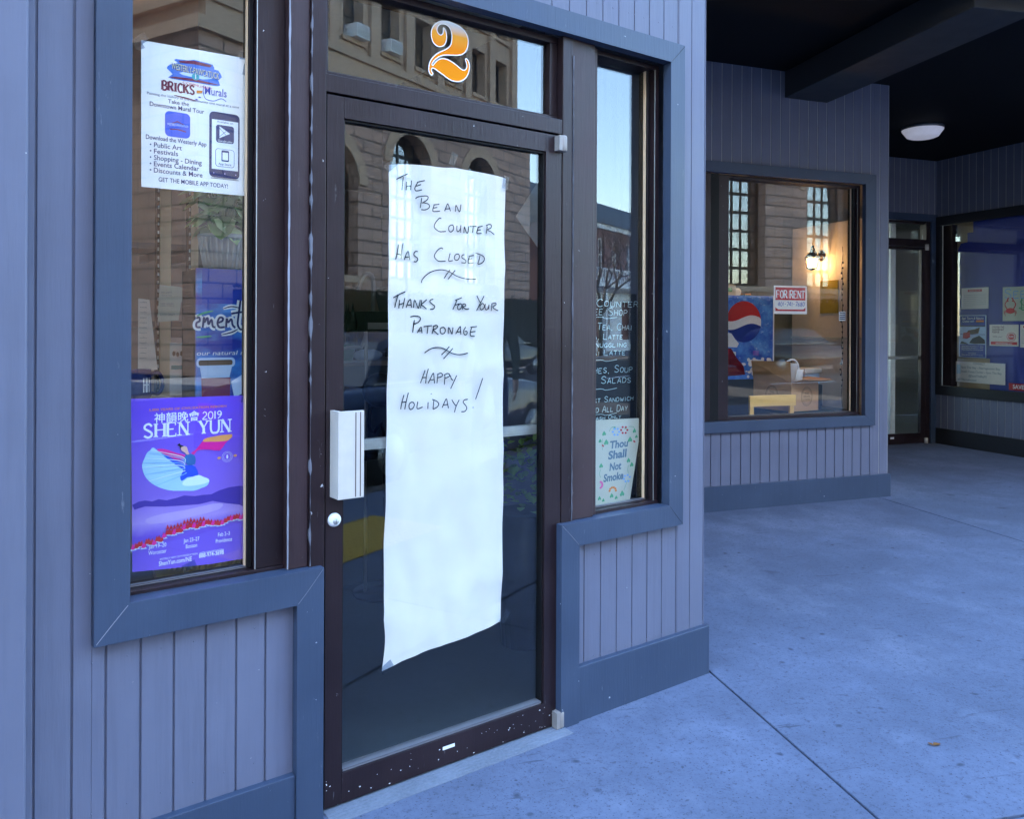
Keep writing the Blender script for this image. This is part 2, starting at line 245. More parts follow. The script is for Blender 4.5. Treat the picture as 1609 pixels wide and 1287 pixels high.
def strokes(mb,s_,x,z,h,y,width,wt,align='L',jit=0,slant=0,serif=0,small=1.0,gap=.28,thin=.45):
    """letters drawn stroke by stroke; small<1 gives small capitals after each word's first letter"""
    ws=[]; first=True
    for c in s_:
        cw=(.45 if c==' ' else .3 if c in "1I,'" else .95 if c in 'MW' else .68)
        k=1 if first else small; ws.append((c,cw*k,k)); first=(c==' ')
    tot=sum(a[1] for a in ws)+gap*(len(ws)-1)*small
    sx=width/tot; px=x if align=='L' else x-width if align=='R' else x-width/2
    rnd=random.Random(len(s_)*7+int(abs(x)*1000))
    for c,cw,k in ws:
        jz=rnd.uniform(-jit,jit)*h
        for st in SF.get(c.upper(),[]):
            pts=[(px+(a*cw)*sx+(b*k*h)*slant+rnd.uniform(-jit,jit)*h*.3,z+b*k*h+jz) for a,b in st]
            vert=len(st)==2 and abs(st[0][0]-st[1][0])<.2
            diag=len(st)==2 and not vert and abs(st[0][1]-st[1][1])>.3
            wdt=wt
            if serif:
                wdt = wt if (vert or (diag and (st[0][0]-st[1][0])*(st[0][1]-st[1][1])<0)) else wt*thin
                if len(st)>2: wdt=wt*.8
                if c in 'Nn' and vert: wdt=wt*thin
            mb.ribbon(pts,wdt,y,sub=5 if len(st)>2 else 1)
            if serif and len(st)==2:
                for (a,b) in st:
                    if b in (0,1) and (vert or diag) and not (c in 'VNAW' and diag and b==0 and c!='A') :
                        mb.ribbon([(px+a*cw*sx-serif/2,z+b*k*h-(0 if b else -wt*.18)-(wt*.18 if b else 0)),(px+a*cw*sx+serif/2,z+b*k*h-(0 if b else -wt*.18)-(wt*.18 if b else 0))],wt*.36,y-.00004,sub=1)
                if abs(st[0][1]-st[1][1])<.1 and st[0][1] in (0,1) and c in 'ETFL':
                    for e in ((st[0],st[1]) if c=='T' else (st[1],)):
                        dz=(-.2 if st[0][1] else .2)*h
                        mb.ribbon([(px+e[0]*cw*sx,z+e[1]*k*h),(px+e[0]*cw*sx,z+e[1]*k*h+dz)],wt*.4,y-.00004,sub=1)
        px+=(cw+gap*small)*sx
# ---------------------------------------------------------------- materials
def nn(t,kind,**kw):
    n=t.nodes.new(kind)
    for k,v_ in kw.items():
        if hasattr(n,k): setattr(n,k,v_)
        else: n.inputs[k].default_value=v_
    return n
def base(name):
    m=bpy.data.materials.new(name); m.use_nodes=True; t=m.node_tree; b=t.nodes['Principled BSDF']
    tc=t.nodes.new('ShaderNodeTexCoord'); return m,t,b,tc
def c4(c): return (c[0],c[1],c[2],1)
def mixc(t,fac,a,b):
    n=t.nodes.new('ShaderNodeMix'); n.data_type='RGBA'
    for sock,val in ((n.inputs[0],fac),(n.inputs[6],a),(n.inputs[7],b)):
        if hasattr(val,'is_output'): t.links.new(val,sock)
        else: sock.default_value = val if not isinstance(val,tuple) else c4(val)
    return n.outputs[2]
def ramp(t,src,p0,p1,c0=(0,0,0),c1=(1,1,1)):
    n=t.nodes.new('ShaderNodeValToRGB'); n.color_ramp.elements[0].position=p0; n.color_ramp.elements[1].position=p1
    n.color_ramp.elements[0].color=c4(c0); n.color_ramp.elements[1].color=c4(c1); t.links.new(src,n.inputs[0]); return n.outputs[0]
def noi(t,tc,scale,detail=4,rough=.55,vec=None,stretch=None):
    n=nn(t,'ShaderNodeTexNoise',Scale=scale,Detail=detail,Roughness=rough)
    src=vec or tc.outputs['Object']
    if stretch:
        mp=t.nodes.new('ShaderNodeMapping'); mp.inputs['Scale'].default_value=stretch; t.links.new(src,mp.inputs[0]); src=mp.outputs[0]
    t.links.new(src,n.inputs['Vector']); return n.outputs[0]
def bump(t,b,src,st,dist=.01):
    n=nn(t,'ShaderNodeBump',Strength=st,Distance=dist); t.links.new(src,n.inputs['Height']); t.links.new(n.outputs[0],b.inputs['Normal'])
def paint(name,col,rough=.5,var=.25,chips=0,chipcol=(.5,.5,.5),spec=.35,bmp=.4,scratch=0,metal=0,drip=0):
    m,t,b,tc=base(name); b.inputs['Roughness'].default_value=rough; b.inputs['Specular IOR Level'].default_value=spec; b.inputs['Metallic'].default_value=metal
    n1=noi(t,tc,3.5,5); n2=noi(t,tc,1,5,.65,stretch=(120,120,8))
    c=mixc(t,ramp(t,n1,.3,.72),tuple(x*(1-var) for x in col),tuple(min(1,x*(1+var)) for x in col))
    if drip:
        n5=noi(t,tc,1,5,.6,stretch=(26,26,1.6)); c=mixc(t,ramp(t,n5,.5,.75,(0,)*3,(drip,)*3),c,tuple(x*.72 for x in col))
    if scratch:
        n4=noi(t,tc,1,6,.7,stretch=(55,55,7)); c=mixc(t,ramp(t,n4,.66,.74,(0,)*3,(scratch,)*3),c,chipcol)
    if chips:
        n3=noi(t,tc,38,5,.62); c=mixc(t,ramp(t,n3,.735-chips*.03,.745-chips*.03),c,chipcol)
    t.links.new(c,b.inputs['Base Color'])
    t.links.new(ramp(t,n1,.2,.8,(rough*.8,)*3,(min(1,rough*1.25),)*3),b.inputs['Roughness'])
    bump(t,b,n2,bmp,.002); return m
def plain(name,col,rough=.6,metal=0,spec=.18,emit=None,est=0):
    m,t,b,tc=base(name); b.inputs['Roughness'].default_value=rough; b.inputs['Metallic'].default_value=metal; b.inputs['Specular IOR Level'].default_value=spec
    n1=noi(t,tc,25,3); t.links.new(mixc(t,n1,tuple(x*.9 for x in col),tuple(min(1,x*1.08) for x in col)),b.inputs['Base Color'])
    if emit: b.inputs['Emission Color'].default_value=c4(emit); b.inputs['Emission Strength'].default_value=est
    return m
def glassmat(name,f0=.075,tint=(.95,.965,.96),rough=.0,wav=.006):
    m=bpy.data.materials.new(name); m.use_nodes=True; t=m.node_tree; t.nodes.clear()
    out=t.nodes.new('ShaderNodeOutputMaterial'); tr=t.nodes.new('ShaderNodeBsdfTransparent'); tr.inputs[0].default_value=c4(tint)
    gl=t.nodes.new('ShaderNodeBsdfGlossy'); gl.inputs['Roughness'].default_value=rough; gl.inputs['Color'].default_value=(1,1,1,1)
    ge=t.nodes.new('ShaderNodeNewGeometry'); tc=t.nodes.new('ShaderNodeTexCoord')
    dp=nn(t,'ShaderNodeVectorMath',operation='DOT_PRODUCT'); t.links.new(ge.outputs['Normal'],dp.inputs[0]); t.links.new(ge.outputs['Incoming'],dp.inputs[1])
    def mth(op,a,b=None):
        n=nn(t,'ShaderNodeMath',operation=op)
        for i,q in enumerate((a,b)):
            if q is None: continue
            if hasattr(q,'is_output'): t.links.new(q,n.inputs[i])
            else: n.inputs[i].default_value=q
        return n.outputs[0]
    ab=mth('ABSOLUTE',dp.outputs['Value']); om=mth('SUBTRACT',1.0,ab); p5=mth('POWER',om,5.0); fr=mth('ADD',mth('MULTIPLY',p5,1-f0),f0)
    mx=t.nodes.new('ShaderNodeMixShader'); t.links.new(fr,mx.inputs[0]); t.links.new(tr.outputs[0],mx.inputs[1]); t.links.new(gl.outputs[0],mx.inputs[2]); t.links.new(mx.outputs[0],out.inputs[0])
    if wav:
        n=nn(t,'ShaderNodeTexNoise',Scale=2.2,Detail=1.0); t.links.new(tc.outputs['Object'],n.inputs['Vector'])
        b=nn(t,'ShaderNodeBump',Strength=wav,Distance=.02); t.links.new(n.outputs[0],b.inputs['Height']); t.links.new(b.outputs[0],gl.inputs['Normal'])
    return m
M={}
M['siding']=paint('siding paint',(.124,.132,.186),.5,.07,chips=.32,chipcol=(.42,.42,.42),drip=.5)
M['trim']=paint('trim paint',(.040,.058,.098),.42,.12,chips=.5,chipcol=(.45,.47,.5),scratch=.25,drip=.3)
M['seam']=paint('worn seam',(.13,.13,.155),.7,.4,bmp=.6)
M['primer']=paint('pale primer in grooves',(.42,.40,.37),.7,.2)  # paler backing that shows through the board grooves
M['wood']=paint('brown mullion paint',(.036,.019,.022),.45,.3,chips=.35,chipcol=(.30,.29,.30),scratch=.3)
M['metal']=paint('bronze door frame',(.024,.014,.017),.36,.25,chips=.6,chipcol=(.55,.55,.58),scratch=.25,metal=.25)
M['black']=plain('black gasket',(.008,.008,.009),.5)
M['caulk']=paint('cracked caulk',(.24,.24,.28),.7,.35,bmp=.6)
M['alu']=plain('brushed aluminium',(.45,.45,.43),.4,.6)
M['alumatt']=plain('grey aluminium sill',(.2,.2,.22),.45,.5)
M['beige']=plain('beige pull',(.62,.57,.52),.45,.25)
M['hinge']=plain('worn grey cast metal',(.30,.27,.25),.55,.3)
M['stripe']=plain('dark brown strip',(.05,.022,.02),.4)
M['white']=plain('white enamel',(.78,.78,.8),.35)
M['glass']=glassmat('window glass',.05)
M['glass2']=glassmat('old window glass',.30,(.75,.75,.75),0,.03)
def paper(name,col=(.86,.86,.87),trans=.25):
    m,t,b,tc=base(name); b.inputs['Roughness'].default_value=.7; b.inputs['Base Color'].default_value=c4(col)
    n1=noi(t,tc,9,5); t.links.new(mixc(t,n1,tuple(x*.84 for x in col),col),b.inputs['Base Color']); bump(t,b,n1,.25,.01)
    tl=t.nodes.new('ShaderNodeBsdfTranslucent'); tl.inputs[0].default_value=c4(col); mx=t.nodes.new('ShaderNodeMixShader'); mx.inputs[0].default_value=trans
    t.links.new(b.outputs[0],mx.inputs[1]); t.links.new(tl.outputs[0],mx.inputs[2]); t.links.new(mx.outputs[0],t.nodes['Material Output'].inputs[0]); return m
M['paper']=paper('white paper',(.97,.88,.82),.06); M['paperc']=paper('cream paper',(.72,.72,.6))
M['paperb']=paper('bright poster stock',(.97,.93,.90),.06)
M['ink']=plain('black ink',(.012,.014,.03),.5); M['navy']=plain('navy ink',(.02,.03,.13),.5); M['blueink']=plain('blue ink',(.03,.05,.4),.5)
M['red']=plain('red print',(.55,.02,.03),.45); M['whitep']=plain('white print',(.85,.85,.87),.5); M['maroon']=plain('maroon print',(.16,.01,.05),.5)
M['tape']=glassmat('clear tape',.06,(.55,.62,.72),.25,0)
def rp(name,col,r=.5): 
    M[name]=plain(name.replace('_',' ')+' print',col,r); return M[name]
rp('violet',(.17,.06,.62)); rp('violet_dark',(.07,.035,.36)); rp('lilac',(.5,.36,.72)); rp('skirt_blue',(.42,.66,.82)); rp('deep_blue',(.02,.08,.72)); rp('hem_white',(.72,.86,.86)); rp('teal_blue',(.03,.14,.42)); rp('magenta',(.75,.02,.32)); rp('gold_print',(.82,.36,.12)); rp('skin_print',(.75,.45,.38)); rp('sky_blue',(.04,.17,.6)); rp('royal',(.02,.05,.4)); rp('light_blue',(.25,.5,.85)); rp('cola',(.13,.005,.02)); rp('orange',(.8,.25,.03)); rp('leaf_green',(.1,.4,.2)); rp('khaki',(.33,.24,.03)); rp('teal',(.05,.35,.4)); rp('pink',(.8,.15,.4)); rp('brand_blue',(.01,.03,.3)); rp('brown_print',(.12,.07,.04)); rp('tan_print',(.5,.36,.22)); rp('ice',(.55,.68,.9)); rp('grey_text',(.25,.27,.3)); rp('blackletter',(.12,.2,.26))
# poster background: printed violet that pales towards the lake
def vgrad(name,stops,z0,z1):
    m,t,b,tc=base(name); b.inputs['Roughness'].default_value=.45
    sp=t.nodes.new('ShaderNodeSeparateXYZ'); t.links.new(tc.outputs['Object'],sp.inputs[0])
    mr=nn(t,'ShaderNodeMapRange'); mr.inputs[1].default_value=z0; mr.inputs[2].default_value=z1; t.links.new(sp.outputs[2],mr.inputs[0])
    n=t.nodes.new('ShaderNodeValToRGB'); els=n.color_ramp.elements
    while len(els)<len(stops): els.new(.5)
    for e,(p,c) in zip(els,stops): e.position=p; e.color=c4(c)
    nz=noi(t,tc,14,4); ad=nn(t,'ShaderNodeMath',operation='MULTIPLY_ADD'); t.links.new(nz,ad.inputs[0]); ad.inputs[1].default_value=.12; t.links.new(mr.outputs[0],ad.inputs[2])
    t.links.new(ad.outputs[0],n.inputs[0]); t.links.new(n.outputs[0],b.inputs['Base Color']); return m
# concrete paving
def concrete(name,col,spots=True):
    m,t,b,tc=base(name); b.inputs['Roughness'].default_value=.78; b.inputs['Specular IOR Level'].default_value=.3
    n1=noi(t,tc,.9,6,.6); n2=noi(t,tc,6,6,.65); n3=noi(t,tc,90,3,.6)
    c=mixc(t,ramp(t,n1,.3,.7),tuple(x*.72 for x in col),tuple(x*1.18 for x in col))
    c=mixc(t,ramp(t,n2,.35,.75,(0,)*3,(.6,)*3),c,tuple(x*.55 for x in col))
    c=mixc(t,ramp(t,n3,.35,.7,(0,)*3,(.35,)*3),c,tuple(x*1.35 for x in col))
    if spots:
        n6=noi(t,tc,2.2,7,.68); c=mixc(t,ramp(t,n6,.42,.66,(0,)*3,(.65,)*3),c,tuple(x*.66 for x in col))
        n7=noi(t,tc,1.3,8,.7,stretch=(1.1,.8,1)); c=mixc(t,ramp(t,n7,.52,.70,(0,)*3,(.6,)*3),c,tuple(min(1,x*1.45) for x in (col[0]*1.08,col[1]*1.03,col[2]*.95)))
        n8=noi(t,tc,45,5,.75); c=mixc(t,ramp(t,n8,.54,.64,(0,)*3,(.85,)*3),c,tuple(x*.5 for x in col))
        n9=noi(t,tc,130,2,.5); c=mixc(t,ramp(t,n9,.62,.69,(0,)*3,(.9,)*3),c,tuple(x*.35 for x in col))
        ns=nn(t,'ShaderNodeTexNoise',Scale=9.0,Detail=5.0); t.links.new(tc.outputs['Object'],ns.inputs['Vector'])
        def spotlayer(c,scale,warp,r0,r1,amt,lo,hi,dark):
            va=nn(t,'ShaderNodeVectorMath',operation='MULTIPLY_ADD'); t.links.new(ns.outputs['Color'],va.inputs[0]); va.inputs[1].default_value=(warp,)*3; t.links.new(tc.outputs['Object'],va.inputs[2])
            v=nn(t,'ShaderNodeTexVoronoi',Scale=scale); t.links.new(va.outputs[0],v.inputs['Vector'])
            sp=t.nodes.new('ShaderNodeSeparateColor'); t.links.new(v.outputs['Color'],sp.inputs[0]); pick=ramp(t,sp.outputs[0],lo,hi)
            mu=nn(t,'ShaderNodeMath',operation='MULTIPLY'); t.links.new(ramp(t,v.outputs['Distance'],r0,r1,(amt,)*3,(0,)*3),mu.inputs[0]); t.links.new(pick,mu.inputs[1])
            return mixc(t,mu.outputs[0],c,tuple(x*dark for x in col))
        c=spotlayer(c,2.6,.10,.05,.16,.8,.72,.76,.45)
        c=spotlayer(c,9.0,.05,.05,.15,.9,.62,.66,.35); c=spotlayer(c,40.0,.01,.06,.16,.8,.80,.82,.3)
        c=spotlayer(c,22.0,.02,.05,.14,.85,.84,.86,.25)
        s1=noi(t,tc,1,6,.62,stretch=(2.2,24,1)); c=mixc(t,ramp(t,s1,.63,.69,(0,)*3,(.75,)*3),c,tuple(x*.38 for x in col))
    t.links.new(c,b.inputs['Base Color']); bump(t,b,n3,.35,.004); return m
M['concrete']=concrete('broom-finished concrete',(.118,.140,.208))
M['concrete2']=concrete('darker pavement',(.16,.18,.22),False)
M['asphalt']=concrete('asphalt',(.05,.05,.055),False)
def stone(name,c0,c1,bw=.95,bh=.42,mortar=(.06,.05,.045)):
    m,t,b,tc=base(name); b.inputs['Roughness'].default_value=.85
    sp=t.nodes.new('ShaderNodeSeparateXYZ'); t.links.new(tc.outputs['Object'],sp.inputs[0])
    ad=nn(t,'ShaderNodeMath',operation='ADD'); t.links.new(sp.outputs[0],ad.inputs[0]); t.links.new(sp.outputs[1],ad.inputs[1])
    cb=t.nodes.new('ShaderNodeCombineXYZ'); t.links.new(ad.outputs[0],cb.inputs[0]); t.links.new(sp.outputs[2],cb.inputs[1])
    br=t.nodes.new('ShaderNodeTexBrick'); br.inputs['Scale'].default_value=1; br.inputs['Brick Width'].default_value=bw; br.inputs['Row Height'].default_value=bh; br.inputs['Mortar Size'].default_value=min(.028,bh*.08); br.inputs['Bias'].default_value=0
    br.inputs['Color1'].default_value=c4(c0); br.inputs['Color2'].default_value=c4(c1); br.inputs['Mortar'].default_value=c4(mortar); t.links.new(cb.outputs[0],br.inputs['Vector'])
    n=noi(t,tc,2.5,5); c=mixc(t,ramp(t,n,.3,.75,(0,)*3,(.45,)*3),br.outputs['Color'],tuple(x*.6 for x in c0))
    t.links.new(c,b.inputs['Base Color']); bump(t,b,br.outputs['Fac'],-.6,.02); return m
M['stone']=stone('pinkish grey ashlar',(.52,.33,.26),(.40,.26,.21))
M['stonet']=stone('buff upper masonry',(.55,.38,.27),(.5,.34,.24),3,3,(.33,.25,.17))
M['brick']=stone('red brick',(.24,.09,.07),(.19,.07,.055),.22,.075,(.25,.2,.18))
M['slate']=stone('slate roof',(.09,.12,.15),(.07,.09,.12),.3,.2,(.04,.05,.06))
M['ceil']=plain('black painted ceiling',(.006,.006,.007),.7,spec=.15)
M['beam']=paint('grey beam paint',(.035,.035,.036),.6,.15)
M['dark']=plain('dark interior wall',(.34,.31,.27),.8); M['darkfloor']=plain('dark cafe floor',(.05,.06,.06),.45)
M['cream']=plain('cream wall',(.72,.62,.52),.7); M['pine']=plain('pine',(.74,.54,.34),.55); M['oak']=plain('oak chair',(.85,.48,.13),.4)
M['card']=plain('cardboard',(.60,.33,.16),.8); M['blackp']=plain('black plastic',(.01,.01,.011),.35); M['gr']=plain('green glaze',(.02,.16,.04),.3)
M['leaf']=plain('leaf',(.22,.36,.1),.5); M['leafp']=plain('pale variegated leaf',(.75,.85,.45),.5); M['basket']=plain('whitewashed basket',(.58,.54,.52),.7); M['soil']=plain('soil',(.05,.035,.02),.9)
def struct(ob): ob['kind']='structure'; return ob
def siding(mb,x0,x1,z0,z1,y,phase,pitch=.0815,dep=.006,gap=.005,th=.05,gm='siding'):
    """vertical grooved boards with their face at depth y"""
    g=[phase+k*pitch for k in range(-80,80)]; g=[a for a in g if x0+.006<a<x1-.006]; ed=[x0]+g+[x1]
    for a,b in zip(ed[:-1],ed[1:]):
        l=a+(gap/2 if a!=x0 else 0); r=b-(gap/2 if b!=x1 else 0); c=.0015; jy=y+random.uniform(0,.0006)
        v=[(l,y+dep,z0),(l,jy+c,z0),(l+c,jy,z0),(r-c,jy,z0),(r,jy+c,z0),(r,y+dep,z0)]
        v+= [(q[0],q[1],z1) for q in v]
        mb.add(v,[(i,i+1,i+7,i+6) for i in range(5)]+[(0,6,11,5),tuple(range(5,-1,-1)),tuple(range(6,12))])
    mb.m(M[gm]).box(x0,x1,y+dep+.0005,y+th,z0,z1); mb.m(M['siding'])
# ================================================================= ground
def grid_slab():
    mb=MB().m(M['concrete'])
    xs=[-13.4,-10.4,-7.4,-4.4,-1.4,1.6,4.6,7.6,10.6,13.6,16.6,19.6,22.6,25.6,28.6,31.6,34.6]; ys=[-.35,2.0,14.0]
    for i in range(len(xs)-1):
        for j in range(2):
            if i and i>7 and j: continue
            g=.0045; x0,x1,y0,y1=xs[i]+g,xs[i+1]-g,ys[j]+g,ys[j+1]-g
            if j==1: y0+= .004
            mb.box(x0,x1,y0,y1,-.15,0)
    return mb
struct(grid_slab().build('pavement',fr=FW,bevel=.003))
mb=MB().m(M['asphalt']).box(-120,160,-300,200,-.30,-.165)
struct(mb.build('ground',fr=FW))
mb=MB().m(M['asphalt']).box(-60,70,-10.4,-.5,-.162,-.130)
struct(mb.build('road',fr=FW))
mb=MB().m(M['whitep'])
for k in range(-9,12): mb.box(k*5,k*5+2.4,-5.5,-5.38,-.129,-.126)
struct(mb.build('road_marking',fr=FW))
mb=MB().m(M['concrete2']).box(-60,70,-14.0,-10.6,-.15,0)
struct(mb.build('far_pavement',fr=FW))
for nm,y in (('kerb',-.5),('far_kerb',-10.6)):
    mb=MB().m(M['stone']); 
    for k in range(-20,24): mb.box(k*2+.004,k*2+1.996,y,y+.146,-.16,.004)
    struct(mb.build(nm,fr=FW,bevel=.006))
mb=MB().m(plain('yellow tactile paving',(.50,.30,.05),.7)).box(1.62,3.0,.22,.86,.001,.006)
for i in range(22):
    for j in range(10): mb.lathe(1.65+i*.062,.25+j*.063,[(.013,.006),(.009,.010)],6)
tag(mb.build('tactile_paving',fr=FW,org=(1.6,.2,0)),'yellow tactile paving strip by the kerb, mirrored low in the door glass','paving')
# ================================================================= storefront A (street corner)
A=thing('storefront_wall','grey boarded storefront wall with slate blue trim around door number 2','storefront',FA,(0,0,0))
mb=MB().m(M['siding'])
siding(mb,-.86,-.617,-.02,3.4,0,-.661)
siding(mb,-.617,-.096,.15,.632,.0,-.585)
siding(mb,-.617,1.505,2.544,4.9,0,.031,dep=.004,gap=.0035)
siding(mb,1.505,1.668,.19,4.9,0,1.580,dep=.004,gap=.003)
siding(mb,.977,1.505,.19,.638,0,1.009,dep=.004,gap=.0032)
mb.box(-.745,1.668,.052,.2,2.60,4.9)
mb.m(M['siding'])
for x in [-.626+.0815*k for k in range(6)]+[1.05+.0815*k for k in range(6)]+[.10+.0815*k for k in range(17)]:
    for z in ((.21,.585) if x<.0 or (x>1.0 and x<1.5) else ())+((2.62,2.9) if x>.09 else ()): mb.lathe(x+.01,z,[(.0022,.001),(.0022,-.0007),(0,-.0009)],8,'y')
mb.build('siding',A)
mb=MB().m(M['siding']).box(-1.6,-.765,-.07,.2,-.05,4.9)
mb.build('corner_pilaster',A,bevel=.006)
# side return from the corner back to the recessed front
mb=MB().m(M['siding'])
mb.box(1.62,1.667,.055,2.75,.0,4.9)
for k in range(33): mb.box(1.667,1.6695,.06+k*.0815,.135+k*.0815,.0,3.5)
mb.build('return_siding',A)
mb=MB().m(M['trim'])
mb.prism([(-.617,.632),(-.535,.727),(-.535,2.462),(-.617,2.544)],-.03,.012)
mb.prism([(-.617,.632),(-.0965,.632),(-.016,.727),(-.535,.727)],-.03,.012)
mb.prism([(-.0965,.632),(-.0965,-.05),(-.016,-.05),(-.016,.727)],-.0295,.012)
mb.prism([(-.617,2.544),(-.535,2.464),(1.427,2.464),(1.507,2.544)],-.03,.012)
mb.prism([(1.507,2.5435),(1.427,2.464),(1.427,.722),(1.507,.637)],-.0295,.012)
mb.prism([(1.507,.637),(1.427,.722),(.877,.722),(.962,.637)],-.03,.012)
mb.prism([(.877,.722),(.962,.637),(.962,-.06),(.877,-.06)],-.0295,.012)
mb.box(-.535,-.016,.0125,.12,.600,.7265); mb.box(.9,1.427,.0125,.12,.600,.7215)
mb.build('window_trim',A,bevel=.0025)
mb=MB().m(M['caulk']).ribbon([(-.612,.638),(-.58,.676),(-.54,.722)],.0016,-.0304,sub=3).ribbon([(-.094,.636),(-.06,.674),(-.02,.722)],.0009,-.0304,sub=3).ribbon([(.88,.719),(.92,.680),(.958,.641)],.0009,-.0304,sub=3)
mb.m(M['black']).ribbon([(1.504,2.540),(1.47,2.505),(1.43,2.467)],.0014,-.0304,sub=3).ribbon([(1.504,.640),(1.47,.674),(1.43,.719)],.0012,-.0304,sub=3)
mb.build('mitre_joint',A)
mb=MB().m(M['trim']).box(-.745,-.0968,-.022,.01,-.08,.150).box(.9625,1.678,-.022,.01,-.08,.197).box(1.668,1.678,.0105,2.7,-.08,.197)
mb.build('baseboard',A,bevel=.003)
# mullions, jambs and head
mb=MB().m(M['wood'])
mb.box(-.113,-.052,.004,.13,.727,2.464); mb.box(.944,1.055,.004,.12,.7225,2.464)
mb.prism([(1.0555,.7225),(1.085,.7225),(1.085,2.463),(1.0555,2.463)],.022,.12)
mb.box(.10,.12,.03,.04,2.45,2.46)
mb.build('mullion',A,bevel=.003)
mb=MB().m(M['metal'])
mb.box(-.051,-.004,-.004,.11,-.05,2.4635); mb.box(.897,.9435,-.002,.11,-.05,2.4635)
mb.box(-.0035,.8965,.0,.11,2.110,2.163); mb.box(-.0035,.8965,.028,.11,2.1635,2.18)
mb.box(-.0035,.8965,.03,.11,2.440,2.4635)
mb.box(-.0035,.016,.03,.11,2.1805,2.4395); mb.box(.862,.8965,.03,.11,2.1805,2.4395)
mb.build('door_frame',A,bevel=.002)
# paint and caulk worn along the mullions
for nm,x,z0,z1,wd in (('caulk_bead',-.1135,.73,2.46,.005),('worn_seam',-.049,.73,2.40,.006),('worn_seam',.9445,.65,2.4,.004)):
    mb=MB().m(M['caulk' if nm=='caulk_bead' else 'seam']); rnd=random.Random(nm+str(x)); n=90; L=[];q=[]
    for i in range(n+1):
        z=z0+(z1-z0)*i/n; a=noise.noise(Vector((z*34,x*50,0))); b=noise.noise(Vector((z*23,x*50,4)))
        k=max(.35,.9+.5*a) if nm=='caulk_bead' else max(.0,.3+1.9*a)
        L.append((x-wd/2*k+b*.001,z)); q.append((x+wd/2*k+b*.0012,z))
    mb.prism(L+q[::-1],-.006 if nm=='worn_seam' else .0,.0035)
    mb.build(nm,A)
def window(parent,x0,x1,z0,z1,yg,right=None,left=None,bot=0,gl='glass'):
    """pane (yg) with dark stops; x0..x1 is the visible glass"""
    mb=MB().m(M['metal'])
    fr_=right or (x1+.03)
    mb.box(x1+.014,fr_,.036,yg+.04,z0-.0,z1); mb.m(M['black']); mb.box(x1,x1+.0135,.06,yg+.03,z0,z1)
    mb.m(M['metal']); mb.box(left,x0,.036,yg+.04,z0,z1); mb.box(left,fr_,.036,yg+.04,z1+.0005,z1+.02)
    mb.box(left,fr_,.030,yg+.04,z0-.022,z0-.0005)
    mb.m(M['alumatt']).box(x0,x1,yg-.018,yg-.001,z0,z0+.006)
    f=mb.build('window_frame',parent,bevel=.0015)
    mb=MB().m(M['alu']); mb.box(x1+.0137,x1+.0160,.033,.0355,z0,z1); mb.m(M['pine']); mb.box(x1-.004,x1-.0003,yg-.012,yg-.0005,z0+.006,z1)
    mb.build('seal_strip',f)
    mb=MB().m(M[gl]).box(x0-.004,x1+.004,yg,yg+.006,z0-.004,z1+.01); mb.build('glass_pane',f)
    return f
window(A,-.575,-.211,.737,2.444,.08,right=-.1135,left=-.60)
window(A,1.090,1.388,.735,2.444,.08,right=1.427,left=1.0855)
# transom light and its gilded number
mb=MB().m(M['glass']).box(.012,.866,.05,.056,2.1785,2.4415); tr=mb.build('transom_pane',A)
TWO_=pairs(TWO)
mg,t,b,tc=base('gilded number'); sp=t.nodes.new('ShaderNodeSeparateXYZ'); t.links.new(tc.outputs['Object'],sp.inputs[0])
rpn=t.nodes.new('ShaderNodeMapRange'); rpn.inputs[1].default_value=2.235; rpn.inputs[2].default_value=2.425; t.links.new(sp.outputs[2],rpn.inputs[0])
cc=t.nodes.new('ShaderNodeValToRGB'); e=cc.color_ramp.elements; e[0].position=.0;e[0].color=(.78,.24,.0,1); e[1].position=1; e[1].color=(.80,.86,.93,1)
e2=e.new(.55);e2.color=(.75,.20,.0,1); e3=e.new(.80); e3.color=(.80,.33,.03,1)
t.links.new(rpn.outputs[0],cc.inputs[0]); t.links.new(cc.outputs[0],b.inputs['Base Color']); b.inputs['Roughness'].default_value=.45; b.inputs['Specular IOR Level'].default_value=.08
S2=closed_smooth(TWO_,3)
mb=MB().m(mg); mb.flat(S2,.0490); mb.m(M['whitep'])
mb.ribbon([(p[0],p[1]) for p in S2]+[S2[0]],.0032,.0487,sub=1); mb.build('number',tr)
# ----------------------------------------------------------------- door leaf
mb=MB().m(M['metal'])
mb.box(.0,.054,.0,.045,.008,2.103); mb.box(.822,.8935,.0,.045,.008,2.103)
mb.box(.0545,.8215,.0,.045,2.040,2.103); mb.box(.0545,.8215,.0,.045,.008,.096)
mb.m(M['black']).box(.0545,.060,.008,.04,.0965,2.0395).box(.8165,.8215,.008,.04,.0965,2.0395).box(.0605,.816,.008,.04,2.033,2.0395)
mb.m(M['alumatt']).box(.0605,.816,.006,.04,.0965,.104)
mb.m(M['white']).box(.405,.452,-.0012,0,.058,.070)
rnd=random.Random(3)
for k in range(46):
    x=rnd.choice([rnd.uniform(.06,.88),rnd.uniform(.55,.88)]);z=rnd.uniform(.012,.088);s_=rnd.uniform(.0008,.0028)
    if rnd.random()<.15: x=rnd.uniform(0,.03)
    mb.m(M['white']).flat([(x+s_*rnd.uniform(.5,1.6)*math.cos(a),z+s_*rnd.uniform(.4,1)*math.sin(a)) for a in [0,1,2,3,4,5]],-.0006)
door=mb.build('door',A,bevel=.0012)
mb=MB().m(M['glass']).box(.0585,.818,.022,.028,.098,2.038); mb.build('glass_pane',door)
mb=MB().m(M['beige'])
mb.box(.013,.0945,-.058,-.045,.922,1.176); mb.box(.013,.026,-.0449,-.0005,.922,1.176)
mb.m(M['stripe']).box(.0655,.0695,-.0592,-.0581,.925,1.173).box(.0805,.0845,-.0592,-.0581,.925,1.173)
